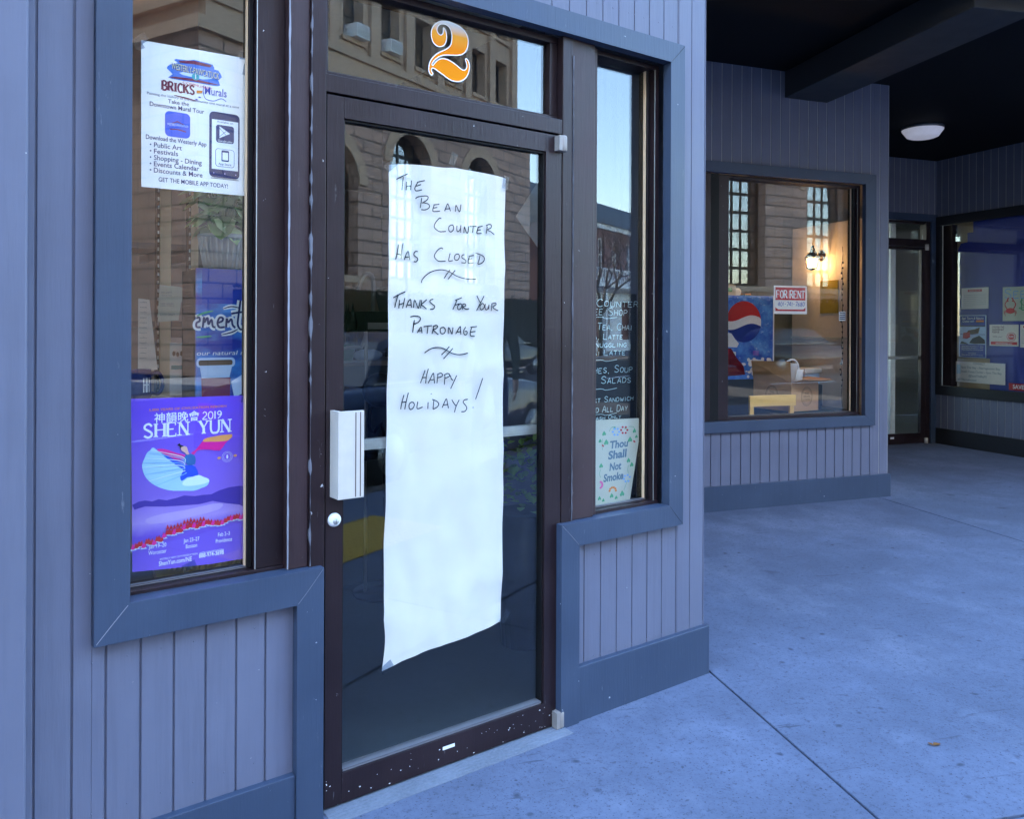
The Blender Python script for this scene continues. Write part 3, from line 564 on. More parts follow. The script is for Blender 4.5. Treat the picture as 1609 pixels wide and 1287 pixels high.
mb.build('door_handle',door,bevel=.0012)
mb=MB().m(M['white']).lathe(.027,.853,[(.0,-.013),(.0125,-.0125),(.016,-.010),(.0195,-.006),(.0205,0)],28,'y')
mb.m(M['alu']).lathe(.027,.850,[(0,-.0155),(.0085,-.015),(.009,-.0128)],20,'y'); mb.m(M['black']).box(.0262,.0278,-.0158,-.0152,.844,.856)
mb.build('door_lock',door)
mb=MB().m(M['alu']).box(.0545,.8215,.046,.075,1.041,1.074); mb.m(M['alumatt']).box(.0545,.8215,.0445,.046,1.052,1.0535).box(.0545,.8215,.0445,.046,1.063,1.0645)
mb.build('push_bar',door,bevel=.003)
for z0,z1 in ((2.045,2.100),(.004,.062)):
    mb=MB().m(M['hinge']); mb.lathe(.884,-.012,[(.0,z0),(.017,z0),(.019,z0+.004),(.019,z1-.004),(.017,z1),(0,z1)],20); mb.box(.860,.884,-.028,-.0005,z0+.001,z1-.001)
    mb.build('pivot_hinge',A)
mb=MB().m(M['concrete2']); mb.box(-.0035,.8965,-.075,.12,-.04,.002); 
for k in range(4): mb.box(-.0035,.8965,-.066+k*.016,-.060+k*.016,.002,.0035)
mb.build('threshold',A,bevel=.001)
# ================================================================= storefront B (recessed)
B=thing('storefront_wall','recessed grey boarded wall around the wide window with the for rent sign','storefront',FB,(0,0,0))
mb=MB().m(M['siding'])
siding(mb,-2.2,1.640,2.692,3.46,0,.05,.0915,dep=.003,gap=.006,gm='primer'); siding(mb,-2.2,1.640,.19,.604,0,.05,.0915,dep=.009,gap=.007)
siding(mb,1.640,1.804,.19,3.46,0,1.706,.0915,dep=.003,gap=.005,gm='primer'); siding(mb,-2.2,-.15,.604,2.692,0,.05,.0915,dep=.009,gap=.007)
mb.box(1.76,1.804,.052,3.3,0,3.46)
mb.build('siding',B)
mb=MB().m(M['trim'])
mb.prism([(-.15,2.692),(1.640,2.692),(1.528,2.607),(-.15,2.607)],-.03,.012); mb.prism([(-.15,.604),(1.640,.604),(1.528,.690),(-.15,.690)],-.03,.012)
mb.prism([(1.640,.604),(1.640,2.692),(1.528,2.607),(1.528,.690)],-.0295,.012); mb.box(-.1,1.528,.0125,.10,.60,.688)
mb.build('window_trim',B,bevel=.0025)
mb=MB().m(M['trim']).box(-2.2,1.814,-.022,.01,-.05,.191).box(1.8045,1.814,.0105,3.2,-.05,.191); mb.build('baseboard',B,bevel=.003)
mb=MB().m(M['metal']); mb.box(-.149,.045,.005,.13,.691,2.606); mb.m(M['black']).box(.0455,.135,.02,.13,.691,2.606); mb.m(M['metal']).box(.1355,.228,.03,.13,.691,2.606); mb.build('mullion',B,bevel=.003)
window(B,.228,1.484,.712,2.585,.10,right=1.527,left=.2285-.02)
# ================================================================= far entrance D
D=thing('entrance_wall','narrow grey wall piece with black framed glass door at the far end','entrance',FD,(0,0,0))
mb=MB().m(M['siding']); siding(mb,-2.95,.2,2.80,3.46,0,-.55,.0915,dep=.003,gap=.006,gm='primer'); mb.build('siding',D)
mb=MB().m(M['trim']).box(-2.95,.2,-.02,.012,2.712,2.7995).box(.022,.103,-.0205,.012,-.02,2.7115); mb.build('door_trim',D,bevel=.003)
mb=MB().m(M['metal']); mb.box(-.045,.0215,-.0,.1,-.02,2.7115); mb.box(-1.25,-.0455,.0,.1,2.40,2.49); mb.box(-1.25,-.0455,.02,.1,2.68,2.7115); mb.box(-1.9,-1.2505,0,.1,-.02,2.7115)
mb.build('door_frame',D,bevel=.003)
mb=MB().m(M['metal']).box(-.119,-.048,.0,.045,.01,2.392).box(-1.2,-1.13,.0,.045,.01,2.392).box(-1.1295,-.1195,0,.045,.01,.135).box(-1.1295,-.1195,0,.045,2.36,2.392)
mb.m(M['white']).box(-.60,-.54,-.002,0,.075,.10)
dd=mb.build('door',D,bevel=.002)
MB().m(M['glass']).box(-1.132,-.117,.02,.026,.133,2.362).build('glass_pane',dd)
MB().m(M['alu']).box(-1.13,-.12,.0455,.07,1.03,1.07).build('push_bar',dd,bevel=.003)
mb=MB().m(M['beige']); mb.lathe(-.046,-.012,[(0,2.36),(.022,2.36),(.022,2.43),(0,2.43)],16).lathe(-.046,-.012,[(0,.005),(.022,.005),(.022,.07),(0,.07)],16); mb.build('pivot_hinge',D)
MB().m(M['glass']).box(-1.25,-.0455,.05,.056,2.4905,2.6795).build('transom_pane',D)
mb=MB().m(M['white']).box(-.25,-.17,.35,.42,.012,2.9); mb.build('inner_post',D)
# ================================================================= shop front C
Cc=thing('storefront_wall','grey boarded shop front wall with black framed window full of notices','storefront',FC,(0,0,0))
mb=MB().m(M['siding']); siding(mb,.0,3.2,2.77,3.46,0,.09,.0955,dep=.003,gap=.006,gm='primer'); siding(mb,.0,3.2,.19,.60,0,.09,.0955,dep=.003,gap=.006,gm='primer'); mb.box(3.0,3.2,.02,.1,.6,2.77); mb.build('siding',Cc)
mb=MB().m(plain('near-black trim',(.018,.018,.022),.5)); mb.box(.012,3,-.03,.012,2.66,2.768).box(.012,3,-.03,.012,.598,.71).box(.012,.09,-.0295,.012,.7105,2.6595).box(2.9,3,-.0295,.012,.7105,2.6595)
mb.box(.0,3.2,-.022,.01,-.05,.192)  # baseboard in the same near-black; portico shade put into its colour
mb.m(M['metal']).box(.0905,.212,.03,.12,.7105,2.6595); mb.m(M['alumatt']).box(.0905,.094,.027,.0295,.7105,2.6595)
pass
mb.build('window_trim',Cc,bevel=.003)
mb=MB().m(M['glass']).box(.208,2.9,.06,.066,.7,2.665); mb.build('glass_pane',Cc)
# ================================================================= portico ceiling
P=thing('portico_ceiling','black painted portico ceiling crossed by a grey beam','ceiling',FW,(1.6,3.95,3.45))
mb=MB().m(M['ceil']).hprism([(1.55,3.95),(12,3.95),(12,14),(-1.5,14),(-1.5,8),(1.2,6.0)],3.46,3.6); mb.build('ceiling_panel',P)
mb=MB().m(M['beam']).box(3.65,4.07,3.96,6.05,3.25,3.459); mb.build('beam',P,bevel=.006)
mb=MB().m(M['siding']).box(1.45,12,3.70,3.949,3.33,5.2); mb.build('fascia',P)
for x,y in ((11.8,3.83),(8.6,3.83)):
    mb=MB().m(M['siding']).box(x-.15,x+.15,y-.15,y+.15,.191,3.32); mb.m(M['trim']).box(x-.165,x+.165,y-.165,y+.165,0,.19)
    tag(mb.build('column',fr=FW,org=(x,y,0),bevel=.005),'square grey boarded column holding up the portico edge','column',group='columns along the portico edge')
# small pale wavy strips on the ceiling
for i,(x,y) in enumerate(((1.22,4.99),(3.03,5.57))):
    mb=MB().m(plain('peeling paint %d'%i,(.12,.14,.13),.5)); rnd=random.Random(i)
    n=12; vs=[]
    for k in range(n+1):
        a=-.12+.24*k/n; vs+=[(x+a,y-.012*rnd.random(),3.4575-.012*rnd.random()),(x+a,y+.012*rnd.random()+.003,3.4575-.015*rnd.random())]
    mb.add(vs,[(2*k,2*k+1,2*k+3,2*k+2) for k in range(n)])
    o=mb.build('peeling_paint',org=(x,y,3.455)); tag(o,['small curl of peeling paint on the black ceiling near the wall corner','small curl of peeling paint on the black ceiling behind the beam'][i],'peeling paint')
# round ceiling light
L=thing('ceiling_light','round white ceiling light on the black portico ceiling','ceiling light',Matrix.Identity(4),(4.17,8.42,3.46))
mb=MB().m(plain('ceiling light diffuser',(.8,.8,.84),.4,emit=(.85,.85,1),est=.018)).lathe(4.17,8.42,[(.0,3.352),(.12,3.350),(.150,3.362),(.195,3.425),(.197,3.432)],32); mb.build('lamp_shade',L)
mb=MB().m(M['alumatt']).lathe(4.17,8.42,[(.196,3.4325),(.2,3.44),(.2,3.459),(0,3.459)],32); mb.build('lamp_base',L)
# ================================================================= inside the cafe
I4=Matrix.Identity(4)
def Wp(F,x,y): q=F@Vector((x,y,0)); return (q.x,q.y)
room=[Wp(FA,-3,.2),Wp(FA,1.62,.2),Wp(FA,1.62,2.62),Wp(FB,-2.2,.07),Wp(FB,1.75,.07),Wp(FB,1.75,3.2),Wp(FB,-1.5,4.6),Wp(FA,-3,5.5)]
struct(MB().m(M['darkfloor']).hprism(room,-.02,.012).build('interior_floor'))
struct(MB().m(plain('pale interior ceiling',(.7,.68,.62),.8)).hprism(room,3.0,3.05).build('interior_ceiling'))
mb=MB().m(M['dark'])
for a,b_ in ((4,5),(5,6),(6,7),(7,0)):
    p,q=Vector(room[a]),Vector(room[b_]); d=(q-p).normalized(); n_=Vector((d.y,-d.x))*.06
    mb.hprism([tuple(p),tuple(q),tuple(q+n_),tuple(p+n_)],.013,2.999)
struct(mb.build('interior_wall'))
lob=plain('pale lobby wall',(.36,.34,.31),.8)
def bar(mb,F,a,b_,z0,z1,t=.06):
    p,q=Vector(Wp(F,*a)),Vector(Wp(F,*b_)); d=(q-p).normalized(); n_=Vector((-d.y,d.x))*t
    mb.hprism([tuple(p),tuple(q),tuple(q+n_),tuple(p+n_)],z0,z1)
mb=MB().m(lob)
bar(mb,FD,(-2.9,.15),(-2.9,2.4),.011,3.0); bar(mb,FD,(-1.0,2.5),(3.0,2.5),.011,3.0); bar(mb,FD,(-2.9,2.5),(-1.0,2.5),.011,.9); bar(mb,FD,(3.0,.15),(3.0,2.4),.011,3.0); bar(mb,FD,(.30,.10),(3.0,.10),.011,3.0); bar(mb,FC,(.0,.25),(3.2,.25),.011,3.0); bar(mb,FC,(3.2,.1),(3.2,.25),.011,3.0)  # unseen gap over the low rear wall, added to brighten the lobby
mb.hprism([Wp(FD,-2.95,.15),Wp(FD,3.05,.15),Wp(FD,3.05,2.6),Wp(FD,-2.95,2.6)],3.001,3.06); mb.hprism([Wp(FC,.0,.07),Wp(FC,3.2,.07),Wp(FC,3.2,.31),Wp(FC,.0,.31)],3.001,3.06)
mb.hprism([Wp(FD,-2.9,.1),Wp(FD,.1,.1),Wp(FC,.1,.08),Wp(FC,3.0,.08),Wp(FC,3.0,.24),Wp(FC,-.05,.24),Wp(FD,3.0,.12),Wp(FD,3.0,2.5),Wp(FD,-2.9,2.5)],-.02,.01)
struct(mb.build('interior_wall'))
# --- nook in window B
mb=MB().m(M['cream']).box(1.70,1.745,.14,1.09,.0,2.36); mb.m(plain('chair rail',(.5,.5,.42),.5)).box(1.685,1.699,.14,1.09,1.312,1.330)
tag(mb.build('cream_partition',fr=FB,org=(1.7,.6,0)),'cream side wall inside the wide window, holding the lit lantern','partition')
t_=thing('wall_lantern','lit brass lantern on the cream wall inside the wide window','wall lamp',FB,(1.7,.66,2.06))
mb=MB().m(M['metal']).lathe(.68,2.07,[(0,1.6995),(.045,1.699),(.05,1.69),(.02,1.672),(0,1.67)],16,'x')
mb.tube([(1.675,.68,2.06),(1.64,.68,2.08),(1.60,.67,2.13),(1.575,.66,2.155),(1.555,.655,2.14),(1.56,.655,2.12)],.007,8,sub=4); mb.build('bracket',t_)
mb=MB().m(M['metal']).lathe(1.56,.655,[(0,2.125),(.012,2.12),(.02,2.10),(.06,2.062),(.068,2.052),(.0,2.05)],6)
for k in range(6):
    a=k*math.pi/3; mb.tube([(1.56+.062*math.cos(a),.655+.062*math.sin(a),2.052),(1.56+.045*math.cos(a),.655+.045*math.sin(a),1.955)],.0035,5)
mb.lathe(1.56,.655,[(0,1.955),(.048,1.955),(.04,1.945),(0,1.93)],6); mb.build('cage',t_)
MB().m(plain('lantern glow',(1,.7,.35),.4,emit=(1,.55,.18),est=2.2)).lathe(1.56,.655,[(0,1.957),(.036,1.962),(.05,2.04),(0,2.046)],12).build('bulb',t_)
pl=bpy.data.lights.new('lantern_light','POINT'); pl.energy=5; pl.color=(1,.58,.25); pl.shadow_soft_size=.05
po=bpy.data.objects.new('lantern_light',pl); COL.objects.link(po); po.matrix_world=FB@Matrix.Translation((1.56,.655,2.0)); 
po.parent=t_; po.matrix_parent_inverse=t_.matrix_world.inverted()
mb=MB().m(M['khaki']).box(1.694,1.699,.47,.70,1.545,1.842); tag(mb.build('notice',fr=FB,org=(1.694,.58,1.55)),'blank mustard coloured sheet on the cream wall under the lantern','notice')
# cola display cooler
t_=thing('drinks_cooler','tall drinks cooler with a red white and blue ball on its icy blue panel','cooler',FB,(.95,1.1,0))
MB().m(M['blackp']).box(.62,1.25,.825,1.35,.012,1.70).build('body',t_,bevel=.008)
m_,t,b,tc=base('icy blue print'); n1=noi(t,tc,9,8,.7); n2=noi(t,tc,22,6,.7,stretch=(1,1,2))
c=mixc(t,ramp(t,n1,.35,.68),(.005,.07,.55),(.10,.33,.80)); c=mixc(t,ramp(t,n2,.6,.72),c,(.55,.72,.92)); t.links.new(c,b.inputs['Base Color']); b.inputs['Roughness'].default_value=.3; M['icy']=m_
mb=MB().m(M['icy']).box(.62,1.25,.80,.824,.95,1.70)
mb.m(M['whitep']).box(1.2505,1.262,.798,.8235,.95,1.705)
cx,cz,rr=.935,1.465,.185; N=40
up=[(cx+rr*math.cos(R(a)),cz+rr*math.sin(R(a))) for a in range(-4,185,6)]
wave=lambda o,k=1:[(cx-rr*1.0+2*rr*i/16, cz+o+.028*math.sin(-2.2+i/16*5.2)*k) for i in range(17)]
ring=lambda a0,a1:[(cx+rr*math.cos(R(a)),cz+rr*math.sin(R(a))) for a in [a0+(a1-a0)*i/20 for i in range(21)]]
mb.m(M['whitep']).disc(cx,cz,rr,.7992,40)
def lim(p): 
    d=math.hypot(p[0]-cx,p[1]-cz); k=min(1,rr*.999/d) if d>0 else 1; return (cx+(p[0]-cx)*k,cz+(p[1]-cz)*k)
wv=[lim(p) for p in wave(.03)]
mb.m(M['red']).flat(ring(8,172)+wv,.7988)
wv=[lim(p) for p in wave(-.045)]
mb.m(M['brand_blue']).flat(ring(352,190)[::1]+wv,.7986)
rnd=random.Random(5)
mb.m(M['whitep'])
for k in range(60):
    x=rnd.uniform(.66,1.22); z=.97+.16*rnd.random()+(.12 if x<.85 else 0)*rnd.random(); r=rnd.uniform(.008,.03); mb.disc(x,z,r,.7984-.00001*k,7,r*rnd.uniform(.5,1.1))
mb.m(M['cola']).flat([(.64,1.20),(.70,1.24),(.80,1.225),(.86,1.14),(.93,1.07),(.95,.99),(.64,.97)],.7975)
mb.m(M['whitep']).flat([(.64,1.36),(.72,1.375),(.80,1.36),(.84,1.31),(.88,1.27),(.86,1.235),(.64,1.245)],.7973)
mb.build('front_panel',t_)
for nm,lab,cat_,f in (('napkin_box','patterned napkin box on the top left of the drinks cooler','box',lambda mb:mb.m(M['paperc']).box(.86,.99,1.0,1.10,1.705,1.81).m(M['leaf_green']).box(.88,.95,.997,.9995,1.74,1.78)),
  ('paper_roll','white paper roll lying on the drinks cooler','paper roll',lambda mb:mb.m(M['whitep']).lathe(1.03,1.742,[(.012,1.02),(.036,1.02),(.036,1.16),(.012,1.16)],16,'y')),
  ('sponge','green and yellow sponge on the drinks cooler beside the paper roll','sponge',lambda mb:mb.m(M['gr']).box(1.09,1.16,1.0,1.06,1.7025,1.716).m(M['orange']).box(1.09,1.16,1.0,1.06,1.7162,1.728))):
    mb=MB(); f(mb); tag(mb.build(nm,fr=FB,org=(1,1.05,1.705),bevel=.002),lab,cat_)
# round table
t_=thing('round_table','dark round table just inside the wide window, mostly below the sill','table',FB,(1.45,.55,.012))
MB().m(plain('dark green laminate',(.02,.05,.05),.25)).lathe(1.45,.55,[(0,.672),(.40,.672),(.41,.682),(.405,.70),(0,.701)],48).build('tabletop',t_)
MB().m(M['metal']).lathe(1.45,.55,[(.22,.013),(.22,.03),(.04,.05),(.03,.07),(.03,.6),(.1,.671)],20).build('pedestal',t_)
# cardboard box with open flaps
ph=R(10); ux,uy=math.cos(ph),math.sin(ph); N0=(1.05,.30)
def bx(a,b_,z): return (N0[0]+ux*a-uy*b_, N0[1]+uy*a+ux*b_, z)
t_=thing('cardboard_box','open cardboard box with round printed stamps on the round table','cardboard box',FB,(1.2,.5,.702))
mb=MB().m(M['card']); w_,d_,h0,h1,tk=.34,.42,.702,.945,.006
def slab(mb,a0,a1,b0,b1,z0,z1):
    v=[bx(a0,b0,z0),bx(a1,b0,z0),bx(a1,b1,z0),bx(a0,b1,z0),bx(a0,b0,z1),bx(a1,b0,z1),bx(a1,b1,z1),bx(a0,b1,z1)]
    mb.add(v,[(0,3,2,1),(4,5,6,7),(0,1,5,4),(1,2,6,5),(2,3,7,6),(3,0,4,7)])
slab(mb,0,w_,0,tk,h0,h1); slab(mb,0,w_,d_-tk,d_,h0,h1); slab(mb,0,tk,tk,d_-tk,h0,h1); slab(mb,w_-tk,w_,tk,d_-tk,h0,h1); slab(mb,tk,w_-tk,tk,d_-tk,h0,h0+tk)
mb.build('carton',t_)
for q in ([bx(0,0,h1),bx(w_,0,h1),bx(w_+.02,-.14,h1+.02),bx(-.01,-.13,h1+.035)],[bx(0,0,h1),bx(0,d_,h1),bx(-.03,d_,h1+.17),bx(.01,.02,h1+.18)],[bx(w_,0,h1),bx(w_,d_,h1),bx(w_+.16,d_,h1+.03),bx(w_+.17,0,h1+.02)]):
    mb=MB().m(M['card']); o=Vector((0,0,.004)); mb.add([Vector(p) for p in q]+[Vector(p)+o for p in q],[(0,1,2,3),(7,6,5,4),(0,4,5,1),(1,5,6,2),(2,6,7,3),(3,7,4,0)]); mb.build('flap',t_)
mb=MB().m(M['brown_print'])
def stamp(fn,c,z):
    for r0,r1 in ((.066,.070),(.056,.058)):
        n=32; vs=[fn(c+r*math.cos(2*math.pi*k/n),z+r*1.15*math.sin(2*math.pi*k/n)) for r in (r0,r1) for k in range(n)]
        mb.add(vs,[(k,(k+1)%n,n+(k+1)%n,n+k) for k in range(n)])
    i0=len(mb.v); t2=MB().m(M['brown_print']); 
    for s_,zz,w2 in (('THE',.025,.05),('BEAN',0,.075),('COFFEE',-.028,.085)): text(t2,s_,0,zz-.008,.017,0,width=w2)
    mb.add([fn(c+v[0],z+v[2]) for v in t2.v],t2.f)
stamp(lambda a,z:bx(a,-.0012,z),.19,.825); mb.build('stamp',t_); mb=MB().m(M['brown_print']); stamp(lambda a,z:bx(-.0012,d_-a,z),.21,.83)
mb.build('stamp',t_)
mb=MB().m(M['whitep']); mb.lathe(1.16,.47,[(0,.90),(.045,.90),(.075,1.10),(.078,1.105),(.070,1.10),(.04,.91),(0,.91)],24); mb.lathe(1.27,.50,[(0,.91),(.04,.91),(.06,1.05),(.05,1.05),(0,.92)],24)
mb.tube([(1.10,.45,1.05),(1.12,.44,1.12),(1.19,.44,1.135),(1.24,.45,1.09),(1.25,.46,1.02)],.009,8,sub=4)
tag(mb.build('plastic_cup',fr=FB,org=(1.16,.47,.9)),'white plastic cups and lids poking out of the open cardboard box','cup')
mb=MB().m(M['blackp']).box(1.46,1.66,.62,.86,.702,.90); tag(mb.build('black_box',fr=FB,org=(1.55,.7,.702),bevel=.01),'plain black box on the round table beside the cardboard box','box')
t_=thing('tray_stack','pale blue and white cartons tilted on top of the black box','carton',FB,(1.55,.7,.901))
mb=MB().m(M['ice']).box(1.48,1.64,.64,.82,.905,1.0); mb.m(M['blackp']).box(1.49,1.55,.636,.6395,.93,.965).box(1.565,1.62,.636,.6395,.93,.965); mb.build('carton',t_,bevel=.004)
mb=MB().m(M['whitep']).box(1.46,1.65,.62,.84,1.003,1.045); mb.build('lid',t_,bevel=.006)
# wooden chair
def chair():
    t_=thing('wooden_chair','light oak chair with its back against the wide window sill','chair',FB,(.80,.45,.012))
    x0,x1,y0,y1=.60,1.0,.24,.62
    for x in (x0,x1):
        MB().m(M['oak']).tube([(x,y1,.013),(x,y1,.43)],.017).build('leg',t_)
        MB().m(M['oak']).prism([(x-.018,.013),(x+.018,.013),(x+.02,.84),(x-.02,.84)],y0-.012,y0+.012).build('leg',t_,bevel=.004)
    MB().m(M['oak']).box(x0-.02,x1+.02,y0+.02,y1+.02,.43,.455).build('seat',t_,bevel=.01)
    for z0,z1,e in ((.765,.855,.028),(.655,.675,-.018)):
        mb=MB().m(M['oak']); n=12; vs=[]
        for i in range(n+1):
            a=i/n; x=x0-e+(x1-x0+2*e)*a; yy=y0-.016-.03*math.sin(math.pi*a)*(-1)
            vs+= [(x,yy-.008,z0),(x,yy+.012,z0),(x,yy+.012,z1),(x,yy-.008,z1)]
        mb.add(vs,[(i*4+j,i*4+(j+1)%4,i*4+4+(j+1)%4,i*4+4+j) for i in range(n) for j in range(4)]+[(3,2,1,0),(n*4,n*4+1,n*4+2,n*4+3)]); mb.build('backrest',t_)
chair()
mb=MB().m(M['blackp']); rnd=random.Random(2); pts=[(1.435+.006*math.sin(k*1.3),.135,2.1-.045*k) for k in range(32)]; mb.tube(pts,.0022,6,sub=2)
for k in range(24): p=pts[k+3]; mb.blob((p[0]+rnd.uniform(-.012,.012),p[1],p[2]),(.008,.006,.011),6)
tag(mb.build('string_lights',fr=FB,org=(1.435,.135,2.1)),'unlit string lights hanging down the right edge of the wide window','string lights')
mb=MB().m(M['whitep']).box(1.385,1.452,.115,.117,1.475,1.55); mb.m(M['ink']); 
for k in range(4): mb.rect(1.39,1.448,1.485+k*.017,1.494+k*.017,.1145)
tag(mb.build('hours_sign',fr=FB,org=(1.4,.115,1.47)),'small striped black and white card low on the right edge of the wide window','card')
# for rent sign
t_=thing('for_rent_sign','red and white for rent sign taped inside the wide window','sign',FB,(.89,.12,1.53))
x0,x1,z0,z1=.723,1.053,1.527,1.757; W_,H_=x1-x0,z1-z0
MB().m(M['paper']).box(x0,x1,.1165,.1175,z0,z1).build('sheet',t_)
fx=lambda a:x0+W_*a; fz=lambda b_:z1-H_*b_
mb=MB().m(M['red']).rect(fx(.045),fx(.955),fz(.51),fz(.055),.1160)
mb.flat([(fx(.045),fz(.76)),(fx(.10),fz(.82)),(fx(.14),fz(.84)),(fx(.87),fz(.84)),(fx(.91),fz(.82)),(fx(.955),fz(.76)),(fx(.955),fz(.9)),(fx(.045),fz(.9))],.1160); mb.build('red_panel',t_)
mb=MB().m(M['whitep']); strokes(mb,'FOR',fx(.08),fz(.435),H_*.265,.1155,W_*.31,.0095,serif=.017,gap=.22,thin=.5); mb.build('lettering',t_); mb=MB().m(M['whitep']); strokes(mb,'RENT',fx(.485),fz(.435),H_*.265,.1155,W_*.44,.0095,serif=.017,gap=.22,thin=.5); mb.build('lettering',t_)
mb=MB().m(M['blueink']); strokes(mb,'401-741-7680',fx(.12),fz(.72),H_*.14,.1160,W_*.80,.0042,jit=.06,slant=.12); mb.build('phone_number',t_)
# ================================================================= things behind the left window of A
t_=thing('shelf_unit','pine shelf unit with black slotted rails behind the left window','shelf',FA,(-.2,.9,.012))
for x0,x1 in ((-.250,-.210),(-.146,-.114),(-.52,-.47)): MB().m(M['pine']).box(x0,x1,.88,.92,.013,2.35).build('upright',t_,bevel=.003)
for x in (-.262,-.154,-.53):
    mb=MB().m(M['blackp']).box(x,x+.010,.87,.90,.2,2.35); mb.m(M['alu'])
    for k in range(70): mb.box(x+.002,x+.008,.8690,.8698,.25+k*.03,.262+k*.03)
    mb.build('slotted_rail',t_)
for z in (1.415,1.70,1.0): MB().m(M['alumatt']).hprism([(-.52,.93),(-.10,.93),(-.10,1.18),(-.52,1.18)],z,z+.022).build('shelf',t_)
for z in (1.405,1.69): 
    for x in (-.255,-.15): MB().m(M['alumatt']).prism([(x,z),(x+.012,z),(x+.012,z-.03),(x,z-.03)],.925,1.17).build('bracket',t_)
mb=MB().m(plain('pinkish back wall',(.45,.35,.30),.8)).box(-1.0,.0,1.30,1.34,.013,2.99)
tag(mb.build('partition',fr=FA,org=(-.5,1.3,0)),'pinkish beige partition behind the pine shelf unit','partition')
mb=MB().m(M['pine']).box(-.62,-.30,.42,.62,1.170,1.192).box(-.61,-.59,.42,.62,.013,1.17).box(-.33,-.31,.42,.62,.013,1.17)
tag(mb.build('side_table',fr=FA,org=(-.46,.5,0),bevel=.003),'narrow pine stand carrying the dark mug behind the left window','stand')
t_=thing('coffee_mug','dark blue mug with white writing behind the left window','mug',FA,(-.40,.5,1.193))
MB().m(M['navy']).lathe(-.402,.5,[(0,1.193),(.034,1.193),(.037,1.20),(.036,1.285),(.033,1.285),(.032,1.205),(0,1.203)],28).build('cup',t_)
MB().m(M['navy']).tube([(-.368,.49,1.27),(-.345,.488,1.272),(-.334,.487,1.24),(-.345,.488,1.208),(-.368,.49,1.21)],.006,8,sub=4).build('handle',t_)
mb=MB().m(M['whitep']); mb2=MB(); strokes(mb2,'HH',-.395,1.215,.045,0,.02,.004)
mb.add([(-.402+.0368*math.sin((v[0]+.402)/.0368),.5-.0372*math.cos((v[0]+.402)/.0368),v[2]) for v in mb2.v],mb2.f); mb.build('lettering',t_)
def sheet(name,pts,y,mat,label,cat_,fr,lines=None,ink='grey_text',extra=None,th=.0008,group=None):
    mb=MB().m(mat).prism(pts,y,y+th)
    x0=min(p[0] for p in pts);z0=min(p[1] for p in pts);x1=max(p[0] for p in pts);z1=max(p[1] for p in pts)
    if lines:
        mb.m(M[ink])
        for s_,a,b_,h,wd,*bo in lines: text(mb,s_,x0+(x1-x0)*a,z1-(z1-z0)*b_,h,y-.0006,width=wd,align='L',bold=bo[0] if bo else 0)
    if extra: extra(mb,x0,x1,z0,z1,y)
    return tag(mb.build(name,fr=fr,org=(x0,y,z0)),label,cat_,group)
sheet('receipt',[(-.275,1.433),(-.205,1.440),(-.197,1.50),(-.178,1.556),(-.21,1.560),(-.269,1.564)],.80,M['paperc'],'curled cream slip pinned to the pine upright','receipt',FA,
  [('RECEIPT',.12,.22,.006,.035),('THANK YOU',.12,.30,.005,.035),('CAFE HOURS',.08,.52,.005,.045),('OPEN 7 TO 3',.08,.58,.005,.045),('CASH ONLY',.08,.82,.008,.05)])
sheet('note_sheet',[(-.365,1.270),(-.303,1.273),(-.330,1.508),(-.365,1.512)],.68,M['paper'],'tall white typed list hanging above the dark mug','note',FA,
  [(s_,.08,.06+.07*i,.0045,.022) for i,s_ in enumerate(['coffee','tea','milk','sugar','cups','lids','beans','muffins','bagels','cocoa','cider','napkins'])])
def card_x(mb,x0,x1,z0,z1,y):
    mb.m(M['teal']).rect(x0+.004,x1-.012,z1-.088,z1-.075,y-.0006); mb.m(M['brown_print'])
    for k in range(4): mb.blob((x0+.012+.012*k,y-.0008,z1-.036-.003*(k%2)),(.005,.0005,.009),6)
sheet('leaflet',[(-.284,1.192),(-.231,1.192),(-.216,1.31),(-.238,1.364),(-.284,1.365)],.60,M['paper'],'white leaflet with a teal stripe propped beside the mug','leaflet',FA,None,extra=card_x)
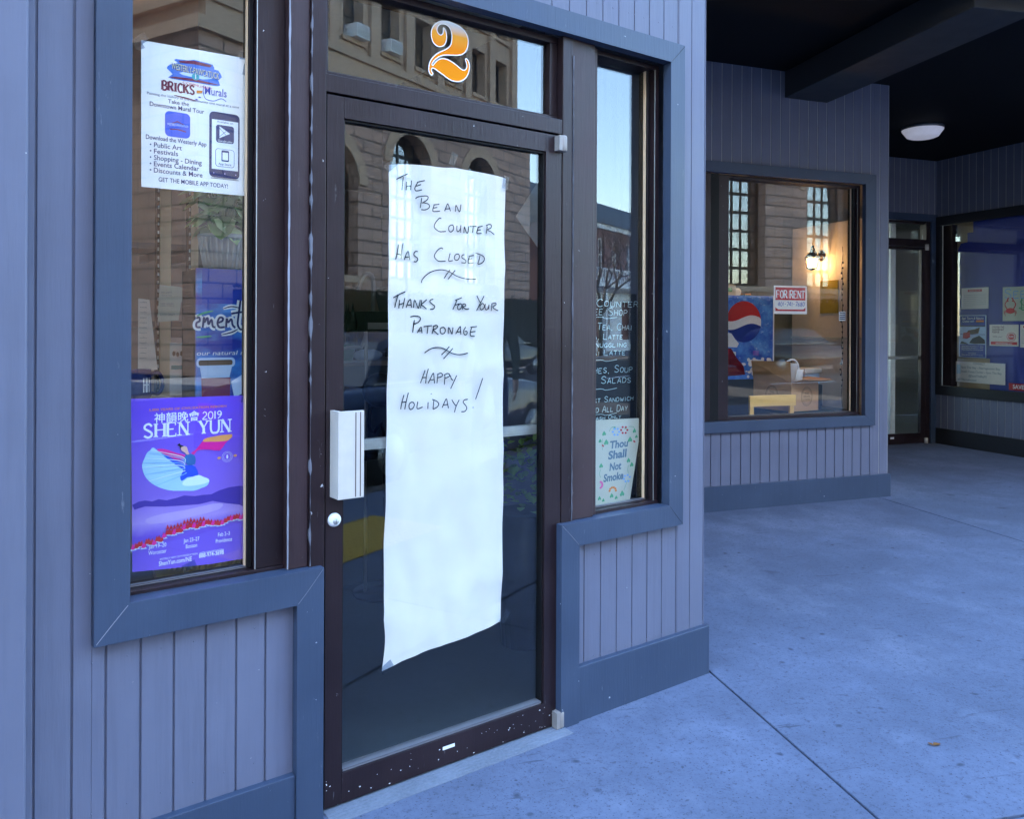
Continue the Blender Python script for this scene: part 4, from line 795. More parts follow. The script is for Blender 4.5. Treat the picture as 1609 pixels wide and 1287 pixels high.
# tea cooler with the blue banner
t_=thing('tea_cooler','tall slim cabinet with a blue tea poster front behind the left window','cooler',FA,(-.12,.5,.012))
m_,t,b,tc=base('blue water print'); n1=noi(t,tc,5,6,.6,stretch=(1,1,2.5)); c=mixc(t,ramp(t,n1,.42,.66),(.012,.03,.33),(.06,.30,.75)); c=mixc(t,ramp(t,n1,.66,.82),c,(.55,.7,.9)); t.links.new(c,b.inputs['Base Color']); b.inputs['Roughness'].default_value=.4
MB().m(M['blackp']).box(-.283,.05,.312,.46,.013,1.594).build('body',t_)
mb=MB().m(m_).box(-.285,.052,.30,.311,.3,1.597); mb.m(M['royal']).rect(-.268,.05,1.49,1.596,.2994)
mb.build('front_panel',t_)
mb=MB()
for mat,wd,yy in (('whitep',.020,.2988),('navy',.0062,.2982)):
    mb.m(M[mat]); zb=1.415
    S_=[[(-.284,.030),(-.277,.033),(-.275,.022),(-.284,.016),(-.284,.004),(-.272,.003)],[(-.266,.002),(-.262,.034),(-.261,.018),(-.252,.032),(-.249,.012),(-.240,.026),(-.236,.006),(-.228,.003)],[(-.222,.016),(-.208,.022),(-.206,.031),(-.216,.032),(-.222,.016),(-.216,.003),(-.200,.004)],
        [(-.196,.003),(-.194,.030),(-.190,.018),(-.180,.028),(-.176,.010),(-.168,.002)],[(-.152,.086),(-.158,.040),(-.160,.010),(-.150,-.004),(-.140,.004)],[(-.180,.045),(-.150,.050),(-.13,.05)],[(-.128,.03),(-.138,.02),(-.126,.01),(-.14,.0)]]
    for q in S_: mb.ribbon([(a,zb+c_) for a,c_ in q],wd if mat=='whitep' else wd,yy,sub=5)
    mb.ribbon([(-.205,1.475),(-.18,1.482),(-.155,1.478)],wd*.55,yy,sub=4,taper=True); mb.ribbon([(-.21,1.395),(-.18,1.402),(-.16,1.412)],wd*.6,yy,sub=4,taper=True)
mb.m(M['leaf_green']).ribbon([(-.284,1.452),(-.26,1.462),(-.235,1.468)],.005,.2981,taper=True).ribbon([(-.284,1.388),(-.26,1.389),(-.24,1.391)],.005,.2981,taper=True)
mb.m(M['whitep']); text(mb,'our natural resources',-.284,1.333,.013,.2982,width=.24,align='L',shear=.2)
mb.build('lettering',t_)
mb=MB().m(M['ice']).rrect(-.284,-.168,1.296,1.325,.012,.2978); mb.m(M['brown_print']).rrect(-.278,-.176,1.302,1.318,.006,.2974)
mb.m(M['ice']).flat([(-.274,1.296),(-.178,1.296),(-.186,1.262),(-.268,1.262)],.2978); mb.m(M['maroon']).flat([(-.270,1.264),(-.182,1.264),(-.190,1.02),(-.262,1.02)],.2974); mb.m(M['ice']).flat([(-.18,1.25),(-.14,1.275),(-.13,1.22),(-.17,1.2)],.2979)
mb.build('picture',t_)
t_=thing('potted_plant','pale leafy plant in a whitewashed slatted basket on the tea cooler','plant',FA,(-.178,.385,1.598))
mb=MB().m(M['basket']); n=26
mb.lathe(-.178,.385,[(0,1.599),(.055,1.599),(.073,1.695),(.078,1.697),(.078,1.709),(.070,1.709),(.066,1.69),(0,1.69)],n)
for k in range(n): 
    a=2*math.pi*k/n; mb.tube([(-.178+.056*math.cos(a),.385+.056*math.sin(a),1.60),(-.178+.074*math.cos(a),.385+.074*math.sin(a),1.70)],.0035,5)
mb.build('basket',t_)
MB().m(M['soil']).lathe(-.178,.385,[(0,1.692),(.066,1.6905)],16).build('soil',t_)
mb=MB(); rnd=random.Random(11)
for k in range(75):
    mb.m(M['leafp'] if k%4 else M['leaf']); a=rnd.uniform(0,6.28); z=rnd.uniform(1.735,1.90); r=rnd.uniform(.02,.06)
    p=(-.178+r*math.cos(a),.385+r*math.sin(a),z); mb.tube([(-.178+.01*math.cos(a),.385+.01*math.sin(a),1.69),p],.0016,4)
    mb.leaf(p,(math.cos(a),math.sin(a),rnd.uniform(-1.3,.2)),(0,0,1),rnd.uniform(.06,.10),rnd.uniform(.05,.08))
mb.build('foliage',t_)
mb=MB().m(plain('yellow wicker',(.55,.42,.12),.7)).lathe(-.26,.30,[(0,.60),(.10,.60),(.15,.73),(.155,.745),(.14,.74),(.1,.62),(0,.62)],30)
for k in range(60):
    a=2*math.pi*k/60; mb.blob((-.26+.15*math.cos(a),.30+.15*math.sin(a),.735),(.009,.009,.012),6)
tag(mb.build('wicker_basket',fr=FA,org=(-.26,.3,.6)),'yellow wicker basket on the window ledge below the purple poster','basket')
mb=MB().m(M['alumatt']).box(-.60,.0,.125,.95,.575,.598); mb.box(-.6,.0,.13,.16,.013,.5745)
tag(mb.build('window_ledge',fr=FA,org=(-.3,.3,.58)),'grey ledge inside the foot of the left window','ledge')
# ================================================================= things seen through the door
t_=thing('service_counter','dark counter seen through the door left of the long note','counter',FA,(1.2,1.9,.012))
MB().m(plain('counter top',(.30,.24,.18),.4)).box(.5,2.4,1.75,2.3,1.205,1.232).build('countertop',t_,bevel=.004)
MB().m(M['darkfloor']).box(.55,2.35,1.85,2.25,.013,1.204).build('front',t_)
t_=thing('espresso_machine','black coffee machine standing on the dark counter','coffee machine',FA,(1.2,2.0,1.233))
mb=MB().m(M['blackp']).box(1.05,1.42,1.85,2.2,1.28,1.5).box(1.08,1.13,1.88,2.15,1.234,1.28).box(1.33,1.38,1.88,2.15,1.234,1.28); mb.m(M['alu']).box(1.06,1.41,1.845,1.849,1.40,1.44); mb.build('body',t_,bevel=.008)
MB().m(M['alu']).tube([(1.0,1.84,1.62),(1.04,1.84,1.70),(1.10,1.86,1.68),(1.12,1.9,1.5)],.012,8,sub=4).build('steam_arm',t_)
mb=MB().m(plain('smoked hopper',(.2,.2,.22),.2)).lathe(1.28,2.0,[(0,1.501),(.06,1.501),(.09,1.62),(.09,1.64),(0,1.645)],20); mb.build('hopper',t_)
mb=MB().m(M['blackp']); rnd=random.Random(4)
for k in range(9): mb.lathe(.90+rnd.uniform(-.05,.12),1.92+rnd.uniform(-.03,.1),[(0,1.233),(.022,1.233),(.025,1.36+rnd.uniform(0,.12)),(.01,1.40+rnd.uniform(0,.15)),(0,1.55)],10)
tag(mb.build('syrup_bottles',fr=FA,org=(.95,1.95,1.233)),'cluster of dark syrup bottles left of the coffee machine','bottles')
mb=MB().m(M['gr']).lathe(.90,1.80,[(0,1.233),(.045,1.233),(.06,1.30),(.055,1.32),(0,1.32)],18); tag(mb.build('green_bowl',fr=FA,org=(.9,1.8,1.233)),'green bowl at the left end of the counter','bowl')
mb=MB().m(M['ice']).blob((1.04,1.80,1.262),(.085,.05,.032),14,.08); tag(mb.build('plastic_bag',fr=FA,org=(1.04,1.8,1.233)),'crumpled clear bag on the counter beside the green bowl','bag')
t_=thing('chrome_chair','chrome framed stool back in front of the counter','stool',FA,(.88,1.65,.012))
MB().m(M['alu']).tube([(.80,1.65,.013),(.80,1.65,1.25),(.81,1.65,1.30),(.93,1.65,1.31),(.955,1.65,1.29),(.955,1.65,.013)],.010,8,sub=3).build('frame',t_); MB().m(M['alu']).tube([(.80,1.65,1.235),(.955,1.65,1.235)],.007).build('rail',t_)
MB().m(M['blackp']).box(.80,.955,1.45,1.64,.75,.79).build('seat',t_,bevel=.01)
t_=thing('pedestal_fan','black pedestal fan standing by the counter','fan',FA,(.98,1.6,.012))
MB().m(M['blackp']).lathe(.99,1.09,[(0,1.53),(.045,1.53),(.085,1.545),(.09,1.57),(.085,1.595),(.045,1.61),(0,1.61)],28,'y').build('head',t_)
MB().m(M['blackp']).tube([(.97,1.62,1.0),(.965,1.63,.90),(.99,1.63,.86),(1.05,1.63,.85),(1.05,1.63,.02)],.010,8,sub=3).lathe(1.05,1.63,[(0,.013),(.16,.013),(.16,.03),(.02,.05),(0,.05)],20).build('stand',t_)
mb=MB().m(M['pine']).box(1.889,1.922,1.5,1.533,.013,1.93); tag(mb.build('wooden_post',fr=FA,org=(1.9,1.5,.013),bevel=.003),'thin pine post seen through the right side of the door glass','post')
t_=thing('potted_plant','bushy green plant low behind the right side of the door glass','plant',FA,(1.2,.62,.012))
MB().m(M['blackp']).lathe(1.24,.66,[(0,.013),(.10,.013),(.14,.60),(.13,.60),(0,.58)],20).build('pot',t_)
mb=MB().m(M['leaf']); rnd=random.Random(21)
for k in range(170):
    a=rnd.uniform(0,6.28); r=.15*math.sqrt(rnd.random()); p=(1.24+r*math.cos(a),.66+r*math.sin(a),rnd.uniform(.62,.93)); mb.leaf(p,(math.cos(a),math.sin(a),rnd.uniform(-.6,.7)),(0,0,1),rnd.uniform(.04,.07),rnd.uniform(.025,.04))
mb.build('foliage',t_)
mb=MB().m(plain('dark red cabinet',(.10,.03,.02),.5)).box(1.5,2.05,1.9,2.3,1.233,1.75); mb.m(M['blueink']).box(1.5,2.05,1.893,1.8995,1.27,1.29)
tag(mb.build('cabinet',fr=FA,org=(1.7,2.0,1.233),bevel=.005),'dark red cabinet on the counter behind the pine post','cabinet')
mb=MB().m(plain('frosted sheet',(.30,.31,.31),.6)).prism([(1.066,1.881),(1.214,2.083),(1.37,1.90),(1.212,1.729)],.5,.504); mb.m(M['blackp']).tube([(1.214,.502,2.083),(1.214,.502,3.0)],.0015,5)
tag(mb.build('hanging_sign',fr=FA,org=(1.21,.5,1.73)),'pale diamond shaped sign hanging behind the right edge of the door glass','hanging sign')
# ================================================================= papers on the door and window A
def wavy_sheet(name,mat,outline,y0,ny=90,nx=26,amp=.006,seed=1):
    """long sheet: outline gives left and right edges as functions of t"""
    mb=MB().m(mat); mb.smooth=True; vs=[]
    for j in range(ny+1):
        t=j/ny
        for i in range(nx+1):
            s_=i/nx; x,z=outline(s_,t); n_=noise.noise(Vector((x*4,z*2.2,seed)))*amp+noise.noise(Vector((x*17,z*7,seed+3)))*amp*.45
            vs.append((x,y0+.004+abs(n_)*2.6,z))
    fs=[(j*(nx+1)+i,(j+1)*(nx+1)+i,(j+1)*(nx+1)+i+1,j*(nx+1)+i+1) for j in range(ny) for i in range(nx)]
    return mb.add(vs,fs)
t_=thing('closing_note','long white handwritten note taped inside the door glass','note',FA,(.44,.03,.35))
def outl(s_,t):
    xl=.221-.008*t+.003*math.sin(t*5); xr=.672-.009*t+.004*math.sin(t*9+1)*t
    zt=1.927+.042*s_-.038*max(0,(s_-.54)/.46)+.004*math.sin(s_*9); zb=.350+.062*s_+.006*math.sin(s_*6)
    if t>.9: xl+=.006*math.sin((t-.9)*40); 
    return (xl+(xr-xl)*s_, zt+(zb-zt)*t)
wavy_sheet('s',M['paper'],outl,.0285).build('sheet',t_)
HL={}
for k,q in enumerate(HW):
    zm=sum(q[1::2])/len(q[1::2])*2/1e4; HL.setdefault(min(range(10),key=lambda i:abs((1.862,1.787,1.707,1.607,1.540,1.448,1.365,1.283,1.190,1.105)[i]-zm/2)),[]).append(q)
for L_ in HL.values():
    L_.sort(key=lambda q:min(q[0::2])); words=[]; xr=-1e9
    for q in L_:
        if min(q[0::2])-xr>170: words.append([])
        words[-1].append(q); xr=max(xr,max(q[0::2]))
    for W2 in words:
        mb=MB().m(M['ink'])
        for k,q in enumerate(W2): mb.ribbon(pairs(q),.0036,.0305+.00001*k,sub=4 if len(q)>4 else 3)
        mb.build('handwriting',t_)
def tape(parent,x,z,a,l=.03,w_=.018,y=.0288):
    c,s_=math.cos(R(a)),math.sin(R(a)); P=[(x+c*i*l-s_*j*w_,z+s_*i*l+c*j*w_) for i,j in ((-1,-1),(1,-1),(1,1),(-1,1))]
    MB().m(M['tape']).flat([((p[0]),p[1]) for p in P],y).build('tape',parent)
for x,z,a in ((.225,1.925,40),(.455,1.972,70),(.668,1.918,80),(.218,.362,30),(.672,.425,50)): tape(t_,x,z,a,.022,.012)
# town walking tour flyer
t_=thing('flyer','white town mural tour flyer with a phone picture in the left window','flyer',FA,(-.35,.09,1.79))
MB().m(M['paperb']).prism([(-.489,2.183),(-.208,2.189),(-.210,1.795),(-.487,1.793)],.0895,.0903).build('sheet',t_)
X=lambda a:-.488+.279*a
Z=lambda b_:2.185-.391*b_
sl_=.006/.28
mb=MB().m(M['sky_blue']).flat(closed_smooth(pairs(ART['sign']),2),.0890); mb.m(M['maroon']).flat(pairs(ART['banner']),.0887); mb.flat(pairs(ART['foot']),.0887); mb.m(M['ice']).flat(pairs(ART['cloud']),.0886)
mb.m(M['teal']).disc(X(.50),Z(.19),.010,.0884); mb.m(M['whitep']); text(mb,'I',X(.5),Z(.205),.012,.0882,bold=.02)
mb.m(M['ink']); text(mb,'WESTERLY-PAWCATUCK',X(.5)+.0008,Z(.163)-.0008,.0165,.0884,width=.128,bold=.03,slope=-.05)
mb.m(M['paperc']); text(mb,'WESTERLY-PAWCATUCK',X(.5),Z(.163),.0165,.0880,width=.128,bold=.012,slope=-.05); mb.m(M['red']); text(mb,'COMMUNITY',X(.52),Z(.253),.006,.0880,width=.08,slope=-.06)
mb.m(M['maroon']); strokes(mb,'BRICKS',X(.19),Z(.318),.024,.0888,.083,.0060,serif=.0075,gap=.25,thin=.75)
mb.m(M['maroon']).ribbon([(X(.3),Z(.345)),(X(.42),Z(.352)),(X(.5),Z(.36))],.003,.0888,taper=True)
mb.m(M['orange']).flat([(X(.51),Z(.285)),(X(.57),Z(.28)),(X(.56),Z(.30)),(X(.51),Z(.305))],.0888); mb.m(M['blueink']).disc(X(.54),Z(.33),.004,.0888,8,.002); mb.disc(X(.51),Z(.35),.004,.0888,8,.002)
mb.m(M['royal']); text(mb,'Murals',X(.59),Z(.300),.021,.0888,width=.060,align='L',bold=.012); mb.ribbon([(X(.58),Z(.24)),(X(.575),Z(.29)),(X(.60),Z(.335)),(X(.68),Z(.34)),(X(.75),Z(.315)),(X(.80),Z(.33))],.0018,.0887,sub=4)
mb.build('heading',t_)
mb=MB().m(M['navy'])
text(mb,'Painting the history of the community one mural at a time',X(.49),Z(.366),.0066,.0888,width=.245)
text(mb,'Take the',X(.34),Z(.405),.0105,.0888,width=.055,bold=.008); text(mb,'Downtown Mural Tour',X(.33),Z(.443),.0115,.0888,width=.142,bold=.01)
text(mb,'Download the Westerly App',X(.325),Z(.672),.0115,.0888,width=.158,bold=.01)
for i,(s_,wd) in enumerate((('Public Art',.072),('Festivals',.062),('Shopping - Dining',.125),('Events Calendar',.118),('Discounts & More',.127))):
    text(mb,s_,X(.115),Z(.722+.0435*i),.0128,.0888,width=wd,align='L',bold=.009); mb.disc(X(.085),Z(.722+.0435*i)+.006,.0022,.0888,8)
text(mb,'GET THE MOBILE APP TODAY!',X(.49),Z(.955),.0115,.0888,width=.185,bold=.01)
mb.build('lettering',t_)
mb=MB().m(plain('app blue print',(.02,.10,.58),.5)).rrect(X(.215),X(.45),Z(.635),Z(.46),.012,.0888); mb.m(M['maroon']).flat([(X(.26),Z(.55)),(X(.33),Z(.52)),(X(.41),Z(.55)),(X(.38),Z(.535)),(X(.33),Z(.53)),(X(.29),Z(.535))],.0885); mb.m(M['ice']); text(mb,'WESTERLY-PAWCATUCK',X(.335),Z(.558),.006,.0884,width=.055,bold=.01); mb.m(M['maroon']).ribbon([(X(.26),Z(.585)),(X(.335),Z(.58)),(X(.41),Z(.59))],.003,.0884,sub=3)
mb.build('app_icon',t_)
mb=MB().m(plain('phone print',(.015,.02,.10),.4)).rrect(X(.635),X(.938),Z(.885),Z(.415),.013,.0888); mb.rect(X(.65),X(.93),Z(.893),Z(.889),.0886)
mb.m(M['whitep']).rect(X(.66),X(.922),Z(.825),Z(.47),.0885); mb.m(M['navy']); text(mb,'Available on',X(.79),Z(.49),.006,.0882,width=.045); mb.rrect(X(.70),X(.88),Z(.632),Z(.505),.007,.0882)
mb.m(M['whitep']).flat([(X(.735),Z(.515)),(X(.84),Z(.56)),(X(.735),Z(.60))],.0879); mb.m(M['navy']).ribbon([(X(.735),Z(.53)),(X(.80),Z(.575))],.0012,.0877,sub=1).ribbon([(X(.735),Z(.59)),(X(.80),Z(.545))],.0012,.0877,sub=1); mb.m(M['whitep']); text(mb,'Google play',X(.79),Z(.625),.0052,.0877,width=.04)
mb.m(M['navy']).rrect(X(.695),X(.885),Z(.805),Z(.675),.008,.0882); mb.m(M['whitep']).rrect(X(.70),X(.88),Z(.802),Z(.678),.007,.0880); mb.m(M['navy']).rrect(X(.755),X(.83),Z(.765),Z(.685),.003,.0878); mb.m(M['whitep']).rect(X(.765),X(.82),Z(.755),Z(.70),.0876); mb.m(M['navy']); text(mb,'App Store',X(.79),Z(.792),.006,.0878,width=.036,bold=.01)
mb.m(M['lilac'])
for a in (.68,.79,.90): mb.disc(X(a),Z(.853),.0016,.0885,8)
mb.build('phone_picture',t_)
for x,z,a in ((-.488,2.186,42),(-.497,2.172,-60),(-.212,2.196,5),(-.206,2.155,80)): tape(t_,x,z,a,.016,.011,.0892)
# purple dance show poster
t_=thing('dance_poster','purple and blue dance show poster low in the left window','poster',FA,(-.36,.09,.755))
pv=vgrad('violet poster print',[(0,(.20,.09,.66)),(.28,(.16,.07,.62)),(.36,(.42,.28,.72)),(.5,(.24,.13,.66)),(1,(.13,.04,.68))],.0,.47)
MB().m(pv).prism([(-.510,1.229),(-.211,1.224),(-.211,1.0),(-.206,.82),(-.207,.757),(-.30,.757),(-.44,.765),(-.505,.770)],.0895,.0903).build('sheet',t_)
X=lambda a:-.510+.300*a
Z=lambda b_:1.227-.463*b_
mb=MB().m(M['orange']); text(mb,'5,000 YEARS OF CIVILIZATION REBORN',X(.49),Z(.072),.0062,.0888,width=.205,bold=.008)
mb.m(M['whitep']); text(mb,'\u795e\u97fb\u665a\u6703',X(.39),Z(.138),.020,.0888,width=.118,bold=.008)
strokes(mb,'2019',X(.615),Z(.138),.0205,.0888,.052,.0032,serif=.005,gap=.18)
strokes(mb,'SHEN YUN',X(.105),Z(.224),.036,.0888,.228,.0068,serif=.0115,gap=.26)
for s_,x,b_,wd in (('Jan 19\u201320',.225,.868,.045),('Worcester',.225,.904,.046),('Jan 23\u201327',.52,.862,.042),('Boston',.52,.898,.03),('Feb 2\u20133',.815,.856,.033),('Providence',.815,.893,.045)): text(mb,s_,X(x),Z(b_),.0105,.0888,width=wd,bold=.004)
text(mb,'ENTIRELY NEW 2019 PRODUCTION   WITH LIVE ORCHESTRA',X(.53),Z(.944),.0048,.0888,width=.17)
text(mb,'ShenYun.com/NE',X(.38),Z(.976),.0118,.0888,width=.086,bold=.012); text(mb,'888-974-3698',X(.70),Z(.967),.0115,.0888,width=.068,bold=.02)
mb.build('lettering',t_)
mb=MB()
for i,(k,mt) in enumerate((('hills','violet_dark'),('lake','lilac'),('skirt','skirt_blue'),('blue','deep_blue'),('hem','hem_white'),('sleeveL','magenta'),('sleeveR','magenta'),('gold','gold_print'),('bodice','teal_blue'),('face','skin_print'),('hair','ink'))):
    q=pairs(ART[k]); q=closed_smooth(q,2) if k not in('hills',) else q
    mb.m(M[mt]).flat(q,.0892-.0002*i)
sk=pairs(ART['skirt'])
for i in range(8):      # folds of the skirt
    p=sk[-1-i]; mb.m(M['light_blue'] if i%2 else M['hem_white']).ribbon([(p[0],p[1]),((p[0]-.30)/2+.0,(p[1]+1.05)/2-.005),(-.372,1.048-.004*i)],.0016,.0868,sub=4,taper=True)
mb.m(M['whitep'])
for r0 in (.0105,.0145): mb.ribbon([(X(.84)+r0*math.cos(k*.45),Z(.375)+r0*math.sin(k*.45)) for k in range(15)],.0007,.0870,sub=1)
mb.blob((X(.84),.0868,Z(.375)),(.003,.0003,.006),8); mb.m(M['gold_print']).disc(X(.765),Z(.378),.005,.0868,10,.0035).disc(X(.915),Z(.372),.005,.0868,10,.0035)
rnd=random.Random(9)
for k in range(34):
    a=k/33; x=X(.02+.95*a); z=Z(.835-.095*a+.02*rnd.random())+(.012*math.sin(a*math.pi) if .25<a<.7 else 0)
    mb.m(M['ice']).flat([(x-.008,z-.009),(x+.009,z-.009),(x+.004,z-.004),(x-.004,z-.003)],.0866); mb.m(M['red'] if k%3 else M['magenta']).flat([(x-.006,z-.005),(x-.002,z+.009),(x+.001,z+.004),(x+.005,z+.011),(x+.007,z-.002),(x+.002,z-.007)],.0864-.00001*k)
    if 9<k<22: mb.m(M['red']).flat([(x-.004,z+.008),(x,z+.022),(x+.005,z+.010)],.0862)
mb.build('picture',t_)
for x,z,a in ((-.208,1.222,80),(-.36,.762,20)): tape(t_,x,z,a,.018,.010,.0870)
# chalkboard and no smoking card in the side light
t_=thing('chalkboard','black chalkboard menu with white handwriting in the narrow side window','chalkboard',FA,(1.30,.2,.6))
MB().m(plain('slate board',(.012,.016,.02),.5)).box(1.02,1.472,.2,.212,.6,1.56).build('board',t_)
mb=MB().m(plain('chalk marker',(.62,.85,.85),.8))
for s_,xr,z,h,wd in (('BEAN COUNTER',1.478,1.505,.030,.40),('COFFEE SHOP',1.416,1.470,.032,.30),('COFFEE, TEA, CHAI',1.442,1.410,.027,.37),('MOCHA, LATTE',1.391,1.372,.022,.26),('SNUGGLING',1.412,1.340,.022,.20),('CHAI LATTE',1.406,1.308,.022,.23),
    ('SANDWICHES, SOUP',1.447,1.236,.028,.40),('AND SALADS',1.438,1.193,.028,.28),('BREAKFAST SANDWICH',1.452,1.117,.022,.37),('SERVED ALL DAY',1.419,1.077,.025,.28),('CASH ONLY',1.383,1.048,.015,.16)):
    strokes(mb,s_,xr,z,h,.1985,wd,.0026,align='R',jit=.05,slant=.12,small=.72)
for z in (1.458,1.285,1.168,1.066): mb.ribbon([(1.18,z),(1.27,z+.004),(1.30,z-.002),(1.36,z+.004)],.002,.1985,sub=4)
mb.build('lettering',t_)
t_=thing('no_smoking_card','cream card with painted flowers and old style lettering in the narrow side window','card',FA,(1.25,.1,.728))
MB().m(M['paperc']).prism([(1.06,1.066),(1.412,1.055),(1.385,.95),(1.339,.731),(1.06,.728)],.1,.1015).build('sheet',t_)
KX=lambda X_,Y_:(1.166+(X_/8.58+930-941)*.00346, 1.062-(Y_/8.58+650-659)*.00246-(X_/8.58-11)*.00024)
mb=MB().m(M['blackletter'])
for s_,x0,x1,y,h in (('Thou',245,490,465,.028),('Shall',225,470,610,.030),('Not',245,400,765,.028),('Smoke',165,430,915,.028)):
    a=KX(x0,y);c=KX(x1,y); text(mb,s_,a[0],a[1],h,.0994,width=c[0]-a[0],align='L',bold=.035,shear=.12,slope=.02)
mb.build('lettering',t_)
mb=MB()
def heart(x,y,s_,mt): 
    a=KX(x,y); s_*=.000011; mb.m(M[mt]).flat([(a[0]+s_*p,a[1]+s_*q*.8) for p,q in ((0,38),(20,12),(32,-12),(22,-34),(2,-24),(-18,-36),(-32,-14),(-18,10))],.0994-.00001*len(mb.v)%.0003)
for x,y,s_ in ((172,255,30),(200,375,36),(120,355,24),(580,220,28),(520,340,36),(608,300,22),(500,630,30),(545,690,30),(135,690,30),(275,1105,30),(415,1085,36),(335,1135,24),(115,1130,26),(165,1160,22),(310,185,20),(460,180,18)): heart(x,y,s_,'leaf_green')
for cx_,cy_,mt,a0,a1 in ((330,235,'light_blue',0,300),(440,210,'red',120,420),(290,1040,'orange',0,180),(480,880,'light_blue',20,300),(110,950,'pink',-60,60),(575,380,'red',0,120),(150,430,'red',0,90)):
    for k in range(6):
        a_=R(a0+(a1-a0)*k/5); rr_=42 if mt!='red' or cx_==440 else 12
        q=KX(cx_+rr_*math.cos(a_),cy_-rr_*1.1*math.sin(a_)); mb.m(M[mt]).disc(q[0],q[1],.0062 if rr_>20 else .003,.0991-.00002*k,8,.0042 if rr_>20 else .003)
for pts in (((240,230),(270,175),(330,165)),((500,165),(560,165),(590,200)),((500,700),(490,760),(500,810)),((150,330),(145,420),(155,480)),((130,740),(115,800),(130,850)),((490,900),(470,960),(440,1040))):
    mb.m(M['leaf_green']).ribbon([KX(*p) for p in pts],.0018,.0992,sub=4)
mb.build('flower_painting',t_)
# ================================================================= notices in shop front C
m_,t,b,tc=base('deep blue board'); n1=noi(t,tc,1.2,4); c=mixc(t,n1,(.012,.035,.34),(.03,.035,.24)); t.links.new(c,b.inputs['Base Color']); b.inputs['Roughness'].default_value=.6
mb=MB().m(m_).prism([(.43,2.7),(2.95,2.7),(2.95,.62),(.66,.62),(.66,1.06),(.24,1.06),(.222,2.36),(.26,2.43),(.352,2.44),(.352,2.55),(.43,2.55)],.12,.14); mb.m(M['tan_print']).box(.15,2.95,.15,.17,.6,2.72)
tag(mb.build('display_board',fr=FC,org=(1.5,.14,.6)),'deep blue backing board with a stepped corner behind the notices','display board')
WC=lambda a,b_,d=.0:None
def notice(label,x0,x1,z0,z1,mat,cat_='notice',y=.108,fn=None,name='notice'):
    mb=MB().m(mat).box(x0,x1,y,y+.002,z0,z1)
    if fn: fn(mb,lambda a:x0+(x1-x0)*a,lambda b_:z1-(z1-z0)*b_,y-.0008)
    return tag(mb.build(name,fr=FC,org=((x0+x1)/2,y,z0)),label,cat_)
def f1(mb,X,Z,y):
    mb.m(M['red']).rect(X(.24),X(.76),Z(.19),Z(.08),y); mb.m(M['whitep']); text(mb,'THANK YOU FOR',X(.5),Z(.17),.016,y-.0006,width=(X(.7)-X(.28)))
    mb.m(M['grey_text']); 
    for i,s_ in enumerate(('We the friends of the bay would like to thank all','of the families and neighbors who visited us this','season. Your help keeps the water clean and the','beaches open for everyone who loves the shore and','the creatures that live in it. Stop by again soon','to learn about new programs and ways to help out.','See you at the shore.')): text(mb,s_,X(.08),Z(.36+.09*i),.011,y,width=(X(.92)-X(.08))*(1 if i<6 else .4),align='L')
notice('white letter with a red heading at the upper left of the blue board',.283,.647,1.640,1.890,M['paper'],fn=f1)
def f2(mb,X,Z,y):
    mb.m(M['light_blue']); strokes(mb,'SEE THE',X(.03),Z(.34),.105,y,.62,.010,small=.75,jit=.04); mb.m(M['red']); strokes(mb,'T',X(.62),Z(.40),.17,y-.0006,.12,.011)
    mb.m(M['leaf_green']); strokes(mb,'LEARN',X(.28),Z(.68),.13,y,.6,.011,small=.8,jit=.04); mb.ribbon([(X(.30),Z(.38)),(X(.26),Z(.45)),(X(.33),Z(.60)),(X(.24),Z(.62)),(X(.36),Z(.72))],.008,y-.0004,sub=4)
    cx_,cz_=X(.115),Z(.70); mb.m(M['red']).disc(cx_,cz_,.055,y,20,.032)
    for s_ in (-1,1):
        mb.ribbon([(cx_+s_*.04,cz_+.02),(cx_+s_*.066,cz_+.07),(cx_+s_*.045,cz_+.11)],.012,y-.0002,sub=4); mb.flat([(cx_+s_*.05,cz_+.10),(cx_+s_*.035,cz_+.145),(cx_+s_*.01,cz_+.15),(cx_+s_*.028,cz_+.12),(cx_+s_*.015,cz_+.105)],y-.0003)
        for k in range(3): mb.ribbon([(cx_+s_*.045,cz_-.01*k),(cx_+s_*.07,cz_-.012*k+.0),(cx_+s_*(.072-.008*k),cz_-.035-.012*k)],.006,y-.0001,sub=3)
notice('large hand lettered poster with a red crab',.829,1.66,1.495,1.880,M['paperc'],'poster',fn=f2,name='poster')
